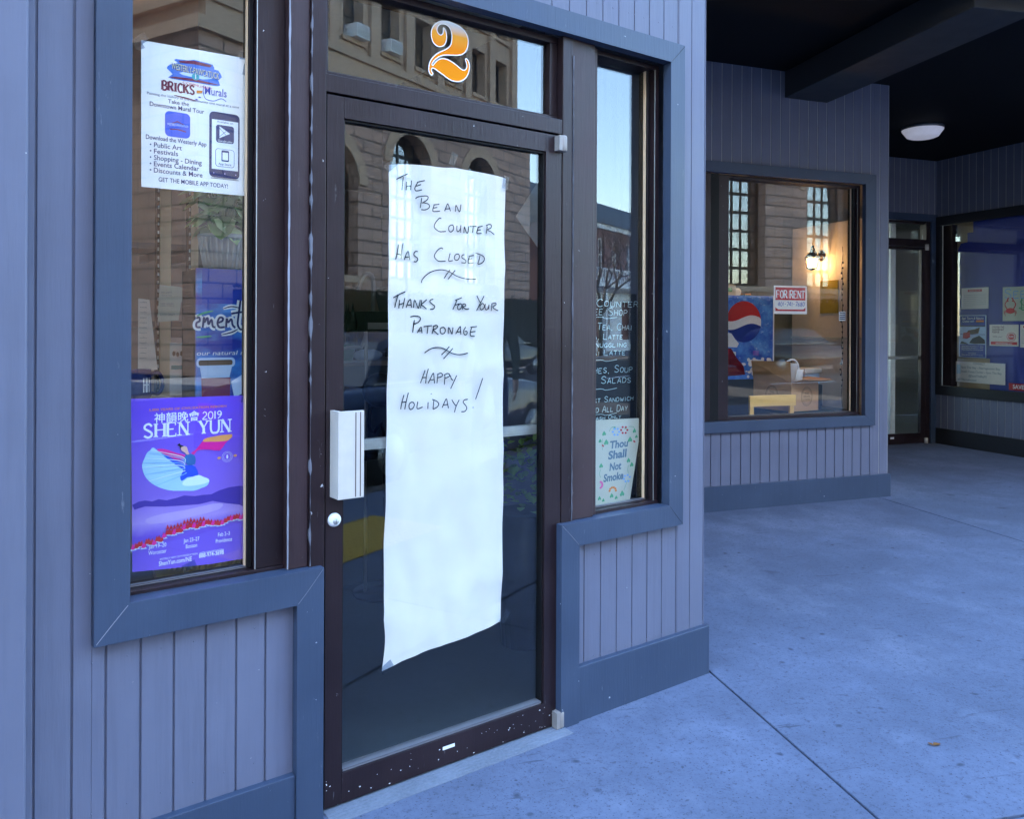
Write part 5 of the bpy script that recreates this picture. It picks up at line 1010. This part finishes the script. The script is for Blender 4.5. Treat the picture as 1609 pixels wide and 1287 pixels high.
def f3(mb,X,Z,y):
    mb.m(M['ice']).rect(X(0),X(1),Z(1),Z(0),y); mb.m(plain('navy poster field',(.02,.05,.33),.5)).rect(X(.03),X(.97),Z(.985),Z(.015),y-.0003)
    mb.m(M['whitep']); text(mb,'Seal Tours & Nature',X(.5),Z(.10),.028,y-.0006,width=X(.88)-X(.08),shear=.25,bold=.01); text(mb,'Cruises with',X(.34),Z(.165),.026,y-.0006,width=.16,shear=.25,bold=.01); mb.m(M['orange']).rect(X(.63),X(.92),Z(.165),Z(.12),y-.0006)
    mb.m(M['ice']).rect(X(.03),X(.97),Z(.45),Z(.25),y-.0006); mb.rect(X(.03),X(.97),Z(.69),Z(.46),y-.0006); mb.m(M['ink']).rect(X(.03),X(.97),Z(.27),Z(.245),y-.0007)
    mb.m(M['brown_print']).flat([(X(.25),Z(.45)),(X(.35),Z(.36)),(X(.6),Z(.33)),(X(.78),Z(.28)),(X(.75),Z(.36)),(X(.72),Z(.43)),(X(.5),Z(.45))],y-.0009); mb.m(M['red']).flat([(X(.14),Z(.55)),(X(.16),Z(.42)),(X(.40),Z(.40)),(X(.42),Z(.52)),(X(.3),Z(.56))],y-.0011)
    mb.m(M['ink']).flat([(X(.38),Z(.66)),(X(.5),Z(.55)),(X(.75),Z(.48)),(X(.95),Z(.58)),(X(.97),Z(.67)),(X(.6),Z(.68))],y-.0009).flat([(X(.04),Z(.68)),(X(.1),Z(.62)),(X(.28),Z(.66)),(X(.35),Z(.69))],y-.0009)
    mb.m(M['whitep'])
    for i,s_ in enumerate(('Weekends November 17 - Dec','Weekdays January 1 - Mar','Departing from the town pier','','For more information','Tickets and tour times at the front desk')): 
        if s_: text(mb,s_,X(.5),Z(.745+.042*i),.013,y-.0006,width=X(.9)-X(.1) if i!=4 else .1)
notice('tall blue boat tour poster with a seal picture',.252,.619,1.065,1.565,M['paper'],'poster',fn=f3,name='poster')
def f4(mb,X,Z,y):
    mb.m(M['maroon']); 
    for i,(s_,wd) in enumerate((('I VOTED THE',.15),('CLEANER BAY',.15),('PLEDGE',.09))): text(mb,s_,X(.10),Z(.16+.115*i),.019,y,width=wd,align='L',bold=.02)
    text(mb,'Will you?',X(.12),Z(.60),.017,y,width=.12,align='L'); mb.m(M['red']).rect(X(.05),X(.96),Z(.94),Z(.80),y)
    n=24; cx_,cz_=X(.76),Z(.56); 
    for r,mt,k in ((.058,'red',0),(.050,'whitep',1),(.040,'red',2)): mb.m(M[mt]).disc(cx_,cz_,r,y-.0004*k,n,r*.85)
    mb.m(M['whitep']); text(mb,'PURE',cx_,cz_-.008,.018,y-.0014,width=.06,bold=.02); text(mb,'takethepledge.org',X(.5),Z(.91),.018,y-.0006,width=.2,bold=.01)
notice('white pledge notice with a round red badge',.662,1.026,1.210,1.455,M['paper'],fn=f4)
def f5(mb,X,Z,y):
    mb.m(M['red']).rect(X(.1),X(.5),Z(.14),Z(.05),y); mb.m(M['grey_text'])
    for i in range(7): text(mb,'Friends of the bay letter to our neighbors',X(.06),Z(.28+.09*i),.011,y,width=X(.9)-X(.06),align='L')
notice('white letter beside the pledge notice at the edge of the view',1.045,1.42,1.200,1.455,M['paper'],fn=f5)
def f6(mb,X,Z,y):
    mb.m(M['skirt_blue']).rect(X(.02),X(.10),Z(.6),Z(.15),y); mb.m(M['grey_text'])
    for i,(s_,a,wd) in enumerate((('CONNECT',.36,.16),('Save The Bay - Narragansett Bay',.11,.52),('South Coast Center - Save The Bay',.11,.54),('@SaveTheBayRI',.27,.24),('#STBsouthcoast',.04,.26))): text(mb,s_,X(a),Z(.12+.2*i),.025,y,width=wd,align='L',bold=.01)
notice('white social media sheet at the lower left of the blue board',.212,.868,.765,1.010,M['paper'],fn=f6,y=.104)
def f7(mb,X,Z,y): mb.m(M['whitep']); text(mb,'SAVE THE BAY',X(.05),Z(.75),.045,y,width=.40,align='L',bold=.02)
notice('long red banner strip along the foot of the blue board',.91,1.9,.715,.795,M['red'],'banner',fn=f7,name='banner')
# ================================================================= across the street (seen in the glass)
def wall_open(mb,x0,x1,z0,z1,y0,y1,ops):
    """wall slab with rectangular openings (x0,x1,z0,z1)"""
    xs=sorted(set([x0,x1]+[o[0] for o in ops]+[o[1] for o in ops])); xs=[x for x in xs if x0<=x<=x1]
    for a,b in zip(xs[:-1],xs[1:]):
        m=(a+b)/2; cols=sorted([(o[2],o[3]) for o in ops if o[0]<m<o[1]]); z=z0
        for q0,q1 in cols:
            if q0>z+1e-6: mb.box(a,b,y0,y1,z,q0)
            z=max(z,q1)
        if z<z1-1e-6: mb.box(a,b,y0,y1,z,z1)
S_=thing('stone_building','tall pinkish stone building with arched windows reflected in the door glass','building',FS,(-23,0,0))
arch=[(-19.5,1.35,3.0,7.35),(-23.7,1.15,3.0,8.2),(-28.3,1.15,3.0,8.2)]
upx=[-16.7,-18.9,-21.0,-22.95,-24.9,-26.8,-28.7,-30.5]
ops=[(c-h,c+h,a,b) for c,h,a,b in arch]; up1=[(x-.5,x+.5,10.9,12.75) for x in upx]+[(x-.5,x+.5,13.7,15.5) for x in upx]
mb=MB().m(M['stone']); wall_open(mb,-32.4,-14.6,.0,9.2,0,.8,ops)
for c,h,a,b in arch:      # arch spandrels
    zs=b-h; n=14
    for s_ in (-1,1):
        mb.prism([(c+s_*h*1.001,zs)]+[(c+s_*h*math.cos(R(90*k/n)),zs+h*math.sin(R(90*k/n))) for k in range(n+1)]+[(c,b+.001),(c+s_*h*1.001,b+.001)],.02,.78)
mb.build('lower_wall',S_)
mb=MB().m(M['stone']).box(-32.39,-14.61,.81,18,0,9.19); mb.build('rear_wall',S_)
mb=MB().m(M['stonet']); wall_open(mb,-31.8,-15.0,10.35,17,0.35,1.1,up1); mb.box(-31.79,-15.01,1.12,17.9,10.35,16.9)
for x in [(upx[i]+upx[i+1])/2 for i in range(len(upx)-1)]+[-15.6,-31.45]: mb.box(x-.22,x+.22,.2,.349,10.36,16.4)
mb.build('upper_wall',S_)
mb=MB().m(M['stonet']); mb.box(-32.6,-14.4,-.2,18.1,9.2,9.55).box(-32.2,-14.8,.0,18,9.551,10.1).box(-32.4,-14.6,-.1,18.1,10.101,10.349).box(-32.2,-14.6,-.1,18.2,17.001,17.6)
for c,h,a,b in arch:
    mb.box(c-h-.3,c+h+.3,-.12,-.001,a-.22,a)
    n=16; zs=b-h
    for k in range(n):
        a0,a1=R(180*k/n),R(180*(k+1)/n); o=h+.42
        mb.prism([(c+h*math.cos(a0),zs+h*math.sin(a0)),(c+o*math.cos(a0),zs+o*math.sin(a0)),(c+o*math.cos(a1),zs+o*math.sin(a1)),(c+h*math.cos(a1),zs+h*math.sin(a1))],-.06-.004*(k%2),-.001)
for o in up1: mb.box(o[0]-.1,o[1]+.1,.25,.349,o[2]-.14,o[2])
mb.build('cornice',S_)
MB().m(plain('roof felt',(.08,.08,.08),.9)).box(-32,-14.8,.1,18,17.601,17.8).build('roof',S_)
def win(par,x0,x1,z0,z1,y,nv,nh,fm='blackp',th=.05):
    mb=MB().m(M[fm]); mb.box(x0,x0+th,y-.03,y+.05,z0,z1).box(x1-th,x1,y-.03,y+.05,z0,z1).box(x0+th,x1-th,y-.03,y+.05,z1-th,z1).box(x0+th,x1-th,y-.03,y+.05,z0,z0+th)
    for i in range(1,nv): x=x0+(x1-x0)*i/nv; mb.box(x-th/3,x+th/3,y-.02,y+.04,z0+th,z1-th)
    for i in range(1,nh): z=z0+(z1-z0)*i/nh; mb.box(x0+th,x1-th,y-.024,y+.044,z-th/2.2,z+th/2.2)
    f=mb.build('window',par); MB().m(M['glass2']).box(x0+.01,x1-.01,y+.005,y+.015,z0+.01,z1-.01).build('pane',f); return f
for c,h,a,b in arch: win(S_,c-h,c+h,a,b,.45,5,7,th=.13)
for o in up1: win(S_,*o,.8,1,2)
for i,(x,z) in enumerate(((-21.1,10.9),(-22.85,10.9),(-26.7,10.9))):
    t_=thing('air_conditioner',['white air conditioner nearest us on the stone building','white air conditioner one window bay beyond the first on the stone building','white air conditioner farthest along the stone building'][i],'air conditioner',FS,(x,.5,z),'air conditioners in the stone building windows')
    MB().m(M['whitep']).box(x-.33,x+.33,-.02,.75,z+.003,z+.45).build('body',t_,bevel=.02); mb=MB().m(M['alumatt'])
    for k in range(7): mb.box(x-.29,x+.29,-.032,-.0205,z+.06+k*.052,z+.08+k*.052)
    mb.build('grille',t_)
Q_=thing('office_building','plain buff office block across the side street from the stone building','building',FS,(2,0,0))  # out of view; added and widened to block low sun and bright sky
ops=[(x-.6,x+.6,z,z+1.7) for x in [-10.4+2.2*k for k in range(13)] for z in (1.2,4.6,8.0,11.2)]
mb=MB().m(M['stonet']); wall_open(mb,-11.8,18,0,14,0,.4,ops); mb.box(-11.7,17.9,.41,14,0,13.9); mb.build('wall',Q_)
MB().m(M['stone']).box(-12,18.2,-.2,14,14.001,14.6).build('cornice',Q_)
for o in ops: win(Q_,*o,.2,2,2,'whitep',.08)
# rows of brick houses farther along
H_=thing('brick_house','brick shop house with a slate roof and white shop windows past the stone building','house',FS,(-46,0,0))
wx=[-36.5-1.95*k for k in range(11)]
mb=MB().m(M['brick']); wall_open(mb,-58,-35.5,3.9,6.55,0,.4,[(x-.42,x+.42,4.35,6.1) for x in wx]); mb.box(-57.9,-35.6,.41,8,0,6.5); mb.build('wall',H_)
mb=MB().m(M['whitep']); wall_open(mb,-58,-35.5,0,3.3,-.05,.35,[(-37.9-3.6*k,-35.9-3.6*k,.6,2.7) for k in range(6)]); mb.box(-58.1,-35.4,-.25,.35,3.301,3.899); mb.box(-58.1,-35.4,-.2,.38,6.551,6.8)
for x in (-38.2,-45.4,-52.6): mb.box(x-.1,x+.1,-1.3,-1.1,0,3.3)
mb.box(-58,-35.5,-1.4,-.251,3.35,3.5); 
for k in range(75): mb.box(-58+k*.3,-57.94+k*.3,-1.38,-1.33,3.5,4.2)
mb.box(-58,-35.5,-1.4,-1.3,4.2,4.27); mb.build('shop_front',H_)
mb=MB().m(M['slate']); mb.add([(-58.2,-.3,6.8),(-35.3,-.3,6.8),(-35.3,4,9.3),(-58.2,4,9.3),(-35.3,8,6.8),(-58.2,8,6.8)],[(0,1,2,3),(3,2,4,5),(1,4,2),(0,3,5),(0,5,4,1)]); rf=mb.build('roof',H_)
for x in wx: win(H_,x-.42,x+.42,4.35,6.1,.2,2,2,'whitep',.09)
mb=MB().m(M['ink']); text(mb,'SHOES & BOOTS',0,3.45,.3,0); mb.xform(0,Matrix.Translation((-39.5,-.254,0))); mb.build('shop_sign',H_)
K_=thing('brick_block','taller plain red brick block rising behind the slate roofed house','building',FS,(-48,12,0))
MB().m(M['brick']).box(-62,-38,9,20,0,10.6).build('wall',K_); MB().m(M['whitep']).box(-62.2,-37.8,8.8,20.2,10.601,10.95).build('cornice',K_)
for x in (-41,-46): MB().m(M['brick']).box(x-.5,x+.5,10,11,10.951,12.1).build('chimney',K_,bevel=.02)
# bare trees
def tree(x,y,h,seed,label):
    t_=thing('bare_tree',label,'tree',FW,(x,y,0),'bare street trees'); rnd=random.Random(seed); tr=MB().m(plain('bark',(.10,.08,.065),.9)); cr_=MB().m(plain('twigs',(.09,.07,.055),.9))
    def grow(p,d,l,r,dep):
        q=p+d*l; mid=p+d*l*.5+Vector((rnd.uniform(-1,1),rnd.uniform(-1,1),0))*l*.06
        (tr if dep<2 else cr_).tube([p,mid,q],(r,r*.66),6 if dep<3 else 3)
        if dep>=6: return
        for k in range(3 if dep<2 else rnd.choice((2,2,3))):
            a=rnd.uniform(0,6.28); s_=rnd.uniform(.35,.75); ax=d.cross(Vector((math.cos(a),math.sin(a),.3))).normalized(); dd=(d*math.cos(s_)+ax*math.sin(s_)+Vector((0,0,.12))).normalized()
            grow(q if k else q,dd,l*rnd.uniform(.62,.86),r*.62,dep+1)
    grow(Vector((x,y,0)),Vector((0,0,1)),h*.28,h*.022,0); tr.build('trunk',t_); cr_.build('crown',t_)
tree(33,-11.4,6.6,1,'bare winter tree on the far pavement beyond the stone building'); tree(16,4.5,8,5,'bare winter tree on our side of the street')
# parked cars
def car(x0,y0,label,col,seed):
    """nose towards +x; x0 rear bumper, y0 kerb side"""
    t_=thing('parked_car',label,'car',FW,(x0+2.2,y0-.9,-.13),'cars parked along the near kerb'); z0=-.13; Lc=4.5; Wd=1.76
    bm_=paint('car paint %d'%seed,col,.22,.05,spec=.7,bmp=0,metal=.2)
    side=[(0,.42),(.02,.75),(.12,.92),(.55,.98),(1.3,.97),(3.05,.95),(3.7,.88),(4.2,.78),(4.42,.66),(4.5,.42),(4.4,.26),(.12,.26)]
    secs=[(0,.90),(.04,.97),(.14,1),(.5,1.0),(.86,1),(.96,.97),(1,.90)]
    mb=MB().m(bm_); mb.smooth=True; vs=[]; n=len(side)
    for f,s_ in secs:
        for a,b in side: vs.append((x0+2.25+(a-2.25)*(.985+.015*s_ if s_==1 else .975),y0-Wd*f,z0+.26+(b-.26)*s_+(1-s_)*.2))
    fs=[(i*n+k,i*n+(k+1)%n,(i+1)*n+(k+1)%n,(i+1)*n+k) for i in range(len(secs)-1) for k in range(n)]+[tuple(range(n))[::-1],tuple((len(secs)-1)*n+k for k in range(n))]
    mb.add(vs,fs); mb.build('body',t_,bevel=0)
    cab=[(.55,.975),(.95,1.38),(1.3,1.46),(2.2,1.47),(2.6,1.40),(3.25,.955)]; mb=MB().m(bm_)
    ya,yb=y0-.10,y0-Wd+.10; yt0,yt1=y0-.26,y0-Wd+.26
    Y=lambda b,l:(ya if l else yb)+((yt0-ya) if l else (yt1-yb))*(b-.96)/.5
    g=MB().m(plain('car glass %d'%seed,(.01,.012,.014),.04,spec=.8))
    for l in (1,0):
        P_=[(x0+a,Y(b,l),z0+b) for a,b in cab]; mb.add(P_,[tuple(range(6)) if l else tuple(range(6))[::-1]])
        s_=.006 if l else -.006
        for q in ([(.78,1.0),(1.03,1.33),(1.75,1.38),(1.75,1.0)],[(1.83,1.0),(1.83,1.385),(2.2,1.385),(2.5,1.335),(2.98,1.0)]): g.add([(x0+a,Y(b,l)+s_,z0+b) for a,b in q],[(0,1,2,3) if len(q)==4 else (0,1,2,3,4)])
    L_=[(x0+a,Y(b,1),z0+b) for a,b in cab]; Q_=[(x0+a,Y(b,0),z0+b) for a,b in cab]
    for i in range(5):
        tgt=g if i in (0,4) else mb; tgt.add([L_[i],L_[i+1],Q_[i+1],Q_[i]],[(0,1,2,3)])
    mb.build('roof',t_); g.build('window',t_)
    MB().m(M['alu']).box(x0+.6,x0+3.4,y0+.0,y0+.006,z0+.985,z0+1.0).build('trim_strip',t_)
    for a in (.85,3.65):
        for yy in (y0-.20,y0-Wd):
            w_=MB().m(M['blackp']).lathe(x0+a,z0+.31,[(0,yy),(.29,yy),(.31,yy+.03),(.31,yy+.17),(.29,yy+.2),(0,yy+.2)],28,'y').build('wheel',t_)
            yo=yy+.201 if yy>y0-1 else yy-.001; MB().m(M['alu']).lathe(x0+a,z0+.31,[(0,yo-.004),(.05,yo-.003),(.18,yo+.0),(.2,yo+.004),(0,yo+.004)],20,'y').build('rim',w_)
    for yy in (y0-.35,y0-Wd+.12):
        MB().m(M['red']).box(x0-.012,x0+.03,yy,yy+.22,z0+.62,z0+.78).build('tail_light',t_,bevel=.01); MB().m(M['whitep']).box(x0+4.36,x0+4.46,yy,yy+.24,z0+.56,z0+.68).build('headlight',t_,bevel=.01)
    MB().m(M['blackp']).box(x0-.05,x0+.1,y0-Wd+.1,y0-.1,z0+.34,z0+.5).build('bumper',t_,bevel=.02)
car(3.6,-.78,'dark blue parked car nearest the door, mirrored in the glass',(.02,.04,.10),1)
car(-9.6,-.80,'silver grey car parked along the kerb behind the viewer',(.35,.37,.4),2)
# person by the car, mirrored at the edge of the note
def person():
    bx_,by_=5.02,-.02
    J={'pel':(0,0,.98),'waist':(0,0,1.12),'chest':(0,.0,1.36),'neck':(0,0,1.50),'head0':(0,.0,1.585),'head':(0,.01,1.69),
       'shL':(-.19,0,1.43),'elL':(-.26,.02,1.14),'wrL':(-.27,.07,.90),'haL':(-.27,.09,.81),'shR':(.19,0,1.43),'elR':(.25,.03,1.15),'wrR':(.25,.10,.92),'haR':(.25,.12,.83),
       'hiL':(-.10,0,.93),'knL':(-.12,.03,.50),'anL':(-.13,-.02,.09),'toL':(-.15,.15,.04),'hiR':(.10,0,.93),'knR':(.12,.05,.50),'anR':(.13,.02,.09),'toR':(.15,.19,.04)}
    rad={'pel':.14,'waist':.14,'chest':.155,'neck':.055,'head0':.07,'head':.095,'sh':.075,'el':.05,'wr':.033,'ha':.036,'hi':.095,'kn':.062,'an':.045,'to':.038}
    ed=[('pel','waist'),('waist','chest'),('chest','neck'),('neck','head0'),('head0','head')]
    for s_ in 'LR': ed+=[('chest','sh'+s_),('sh'+s_,'el'+s_),('el'+s_,'wr'+s_),('wr'+s_,'ha'+s_),('pel','hi'+s_),('hi'+s_,'kn'+s_),('kn'+s_,'an'+s_),('an'+s_,'to'+s_)]
    for s_,sg in (('L',-1),('R',1)):
        hx,hy,hz=J['ha'+s_]
        for k in range(5):
            o=(k-1.5)*.018 if k<4 else 0; l=(.075,.085,.08,.062,.05)[k]
            if k<4: J['f1%s%d'%(s_,k)]=(hx,hy+o,hz-.045); J['f2%s%d'%(s_,k)]=(hx-sg*.008,hy+o+.006,hz-.045-l*.5); J['f3%s%d'%(s_,k)]=(hx-sg*.022,hy+o+.010,hz-.045-l)
            else: J['f1%s%d'%(s_,k)]=(hx-sg*.01,hy+.035,hz+.01); J['f2%s%d'%(s_,k)]=(hx-sg*.015,hy+.052,hz-.02); J['f3%s%d'%(s_,k)]=(hx-sg*.02,hy+.056,hz-.045)
            ed+=[('ha'+s_,'f1%s%d'%(s_,k)),('f1%s%d'%(s_,k),'f2%s%d'%(s_,k)),('f2%s%d'%(s_,k),'f3%s%d'%(s_,k))]
    ks=list(J); me=bpy.data.meshes.new('person'); me.from_pydata([J[k] for k in ks],[(ks.index(a),ks.index(b)) for a,b in ed],[])
    ob=bpy.data.objects.new('tmp',me); COL.objects.link(ob); md=ob.modifiers.new('s','SKIN')
    for i,k in enumerate(ks):
        r=.010 if k[0]=='f' else rad.get(k,rad.get(k[:2],.05)); sv_=me.skin_vertices[0].data[i]; sv_.radius=(r,r) ; sv_.use_root=(k=='pel')
        if k in('chest','waist','pel'): sv_.radius=(r,r*.8)
    s2=ob.modifiers.new('u','SUBSURF'); s2.levels=2; s2.render_levels=2
    dg=bpy.context.evaluated_depsgraph_get(); m2=bpy.data.meshes.new_from_object(ob.evaluated_get(dg)); bpy.data.objects.remove(ob)
    for mt in (plain('skin',(.5,.3,.22),.5),plain('dark green jacket',(.015,.05,.04),.8),plain('blue denim',(.04,.08,.22),.8),plain('brown shoe',(.06,.04,.03),.6)): m2.materials.append(mt)
    m2.materials.clear() if False else None
    for p in m2.polygons:
        c=p.center; p.use_smooth=True
        p.material_index=3 if c.z<.1 else 2 if (c.z<.97 and abs(c.x)<.215) else 0 if (c.z>1.53 or (abs(c.x)>.215 and c.z<.90)) else 1
    M4=FW@Matrix.Translation((bx_,by_,0))@Matrix.Rotation(R(60),4,'Z')
    o=bpy.data.objects.new('person',m2); COL.objects.link(o); o.matrix_world=M4; tag(o,'person in dark green jacket and blue jeans standing beside the dark blue parked car','person'); ORG[o.name]=(0,0,0)
    mb=MB().m(plain('brown hair',(.05,.03,.02),.8)).blob((0,-.02,1.735),(.098,.108,.09),16,.02); h=mb.build('hair',o)
    mb=MB().m(M['whitep']).blob((-.032,.103,1.70),(.012,.008,.007),8).blob((.032,.103,1.70),(.012,.008,.007),8); mb.m(plain('skin tone',(.5,.29,.21),.5)).blob((0,.112,1.672),(.013,.02,.022),8).blob((-.098,.0,1.685),(.01,.02,.03),8).blob((.098,.0,1.685),(.01,.02,.03),8); mb.m(M['maroon']).blob((0,.10,1.635),(.024,.008,.006),8); mb.build('face',o)
person()
# street lamp across the road
t_=thing('street_lamp','black iron street lamp on the far pavement','street lamp',FW,(18.2,-11.2,0))
MB().m(M['blackp']).lathe(18.2,-11.2,[(.16,0),(.16,.25),(.07,.35),(.05,1),(.04,3.4),(.07,3.45),(0,3.5)],16).build('pole',t_)
MB().m(M['whitep']).lathe(18.2,-11.2,[(0,3.5),(.12,3.5),(.18,3.85),(.08,4.0),(0,4.05)],12).build('lamp_shade',t_)

car(17.5,-8.35,'black parked car across the road in front of the stone building',(.012,.012,.014),3)
t_=thing('hedge','clipped dark evergreen hedge along the foot of the stone building','hedge',FW,(22,-13,0))
mb=MB().m(plain('dark evergreen leaf',(.02,.04,.015),.6)); mc=MB().m(plain('inner shade of hedge',(.012,.02,.008),.9)).box(13.6,30,-13.45,-12.75,.02,2.35)  # solid dark box stands in for the shade between the leaves
rnd=random.Random(31)
for k in range(4500):
    f=rnd.random(); x=rnd.uniform(13.4,30.2)
    p=(x,-12.72+.12*noise.noise(Vector((x*2,0,k*.001))),rnd.uniform(.05,2.5)) if f<.75 else (x,rnd.uniform(-13.5,-12.7),2.38+.15*noise.noise(Vector((x*1.5,3,0))))
    mb.leaf(p,(rnd.uniform(-.7,.7),rnd.uniform(.1,1),rnd.uniform(-.4,.9)),(0,0,1),rnd.uniform(.10,.2),rnd.uniform(.06,.12))
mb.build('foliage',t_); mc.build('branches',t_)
mb=MB().m(plain('dry brown leaf',(.16,.07,.02),.7)); mb.leaf((1.438,2.813,.004),(1,.4,.1),(0,0,1),.034,.02); mb.leaf((1.438,2.813,.004),(-.6,.8,.2),(0,0,1),.02,.012)
tag(mb.build('fallen_leaf',org=(1.438,2.813,0)),'small dry brown leaf lying on the concrete near the right foreground','leaf')
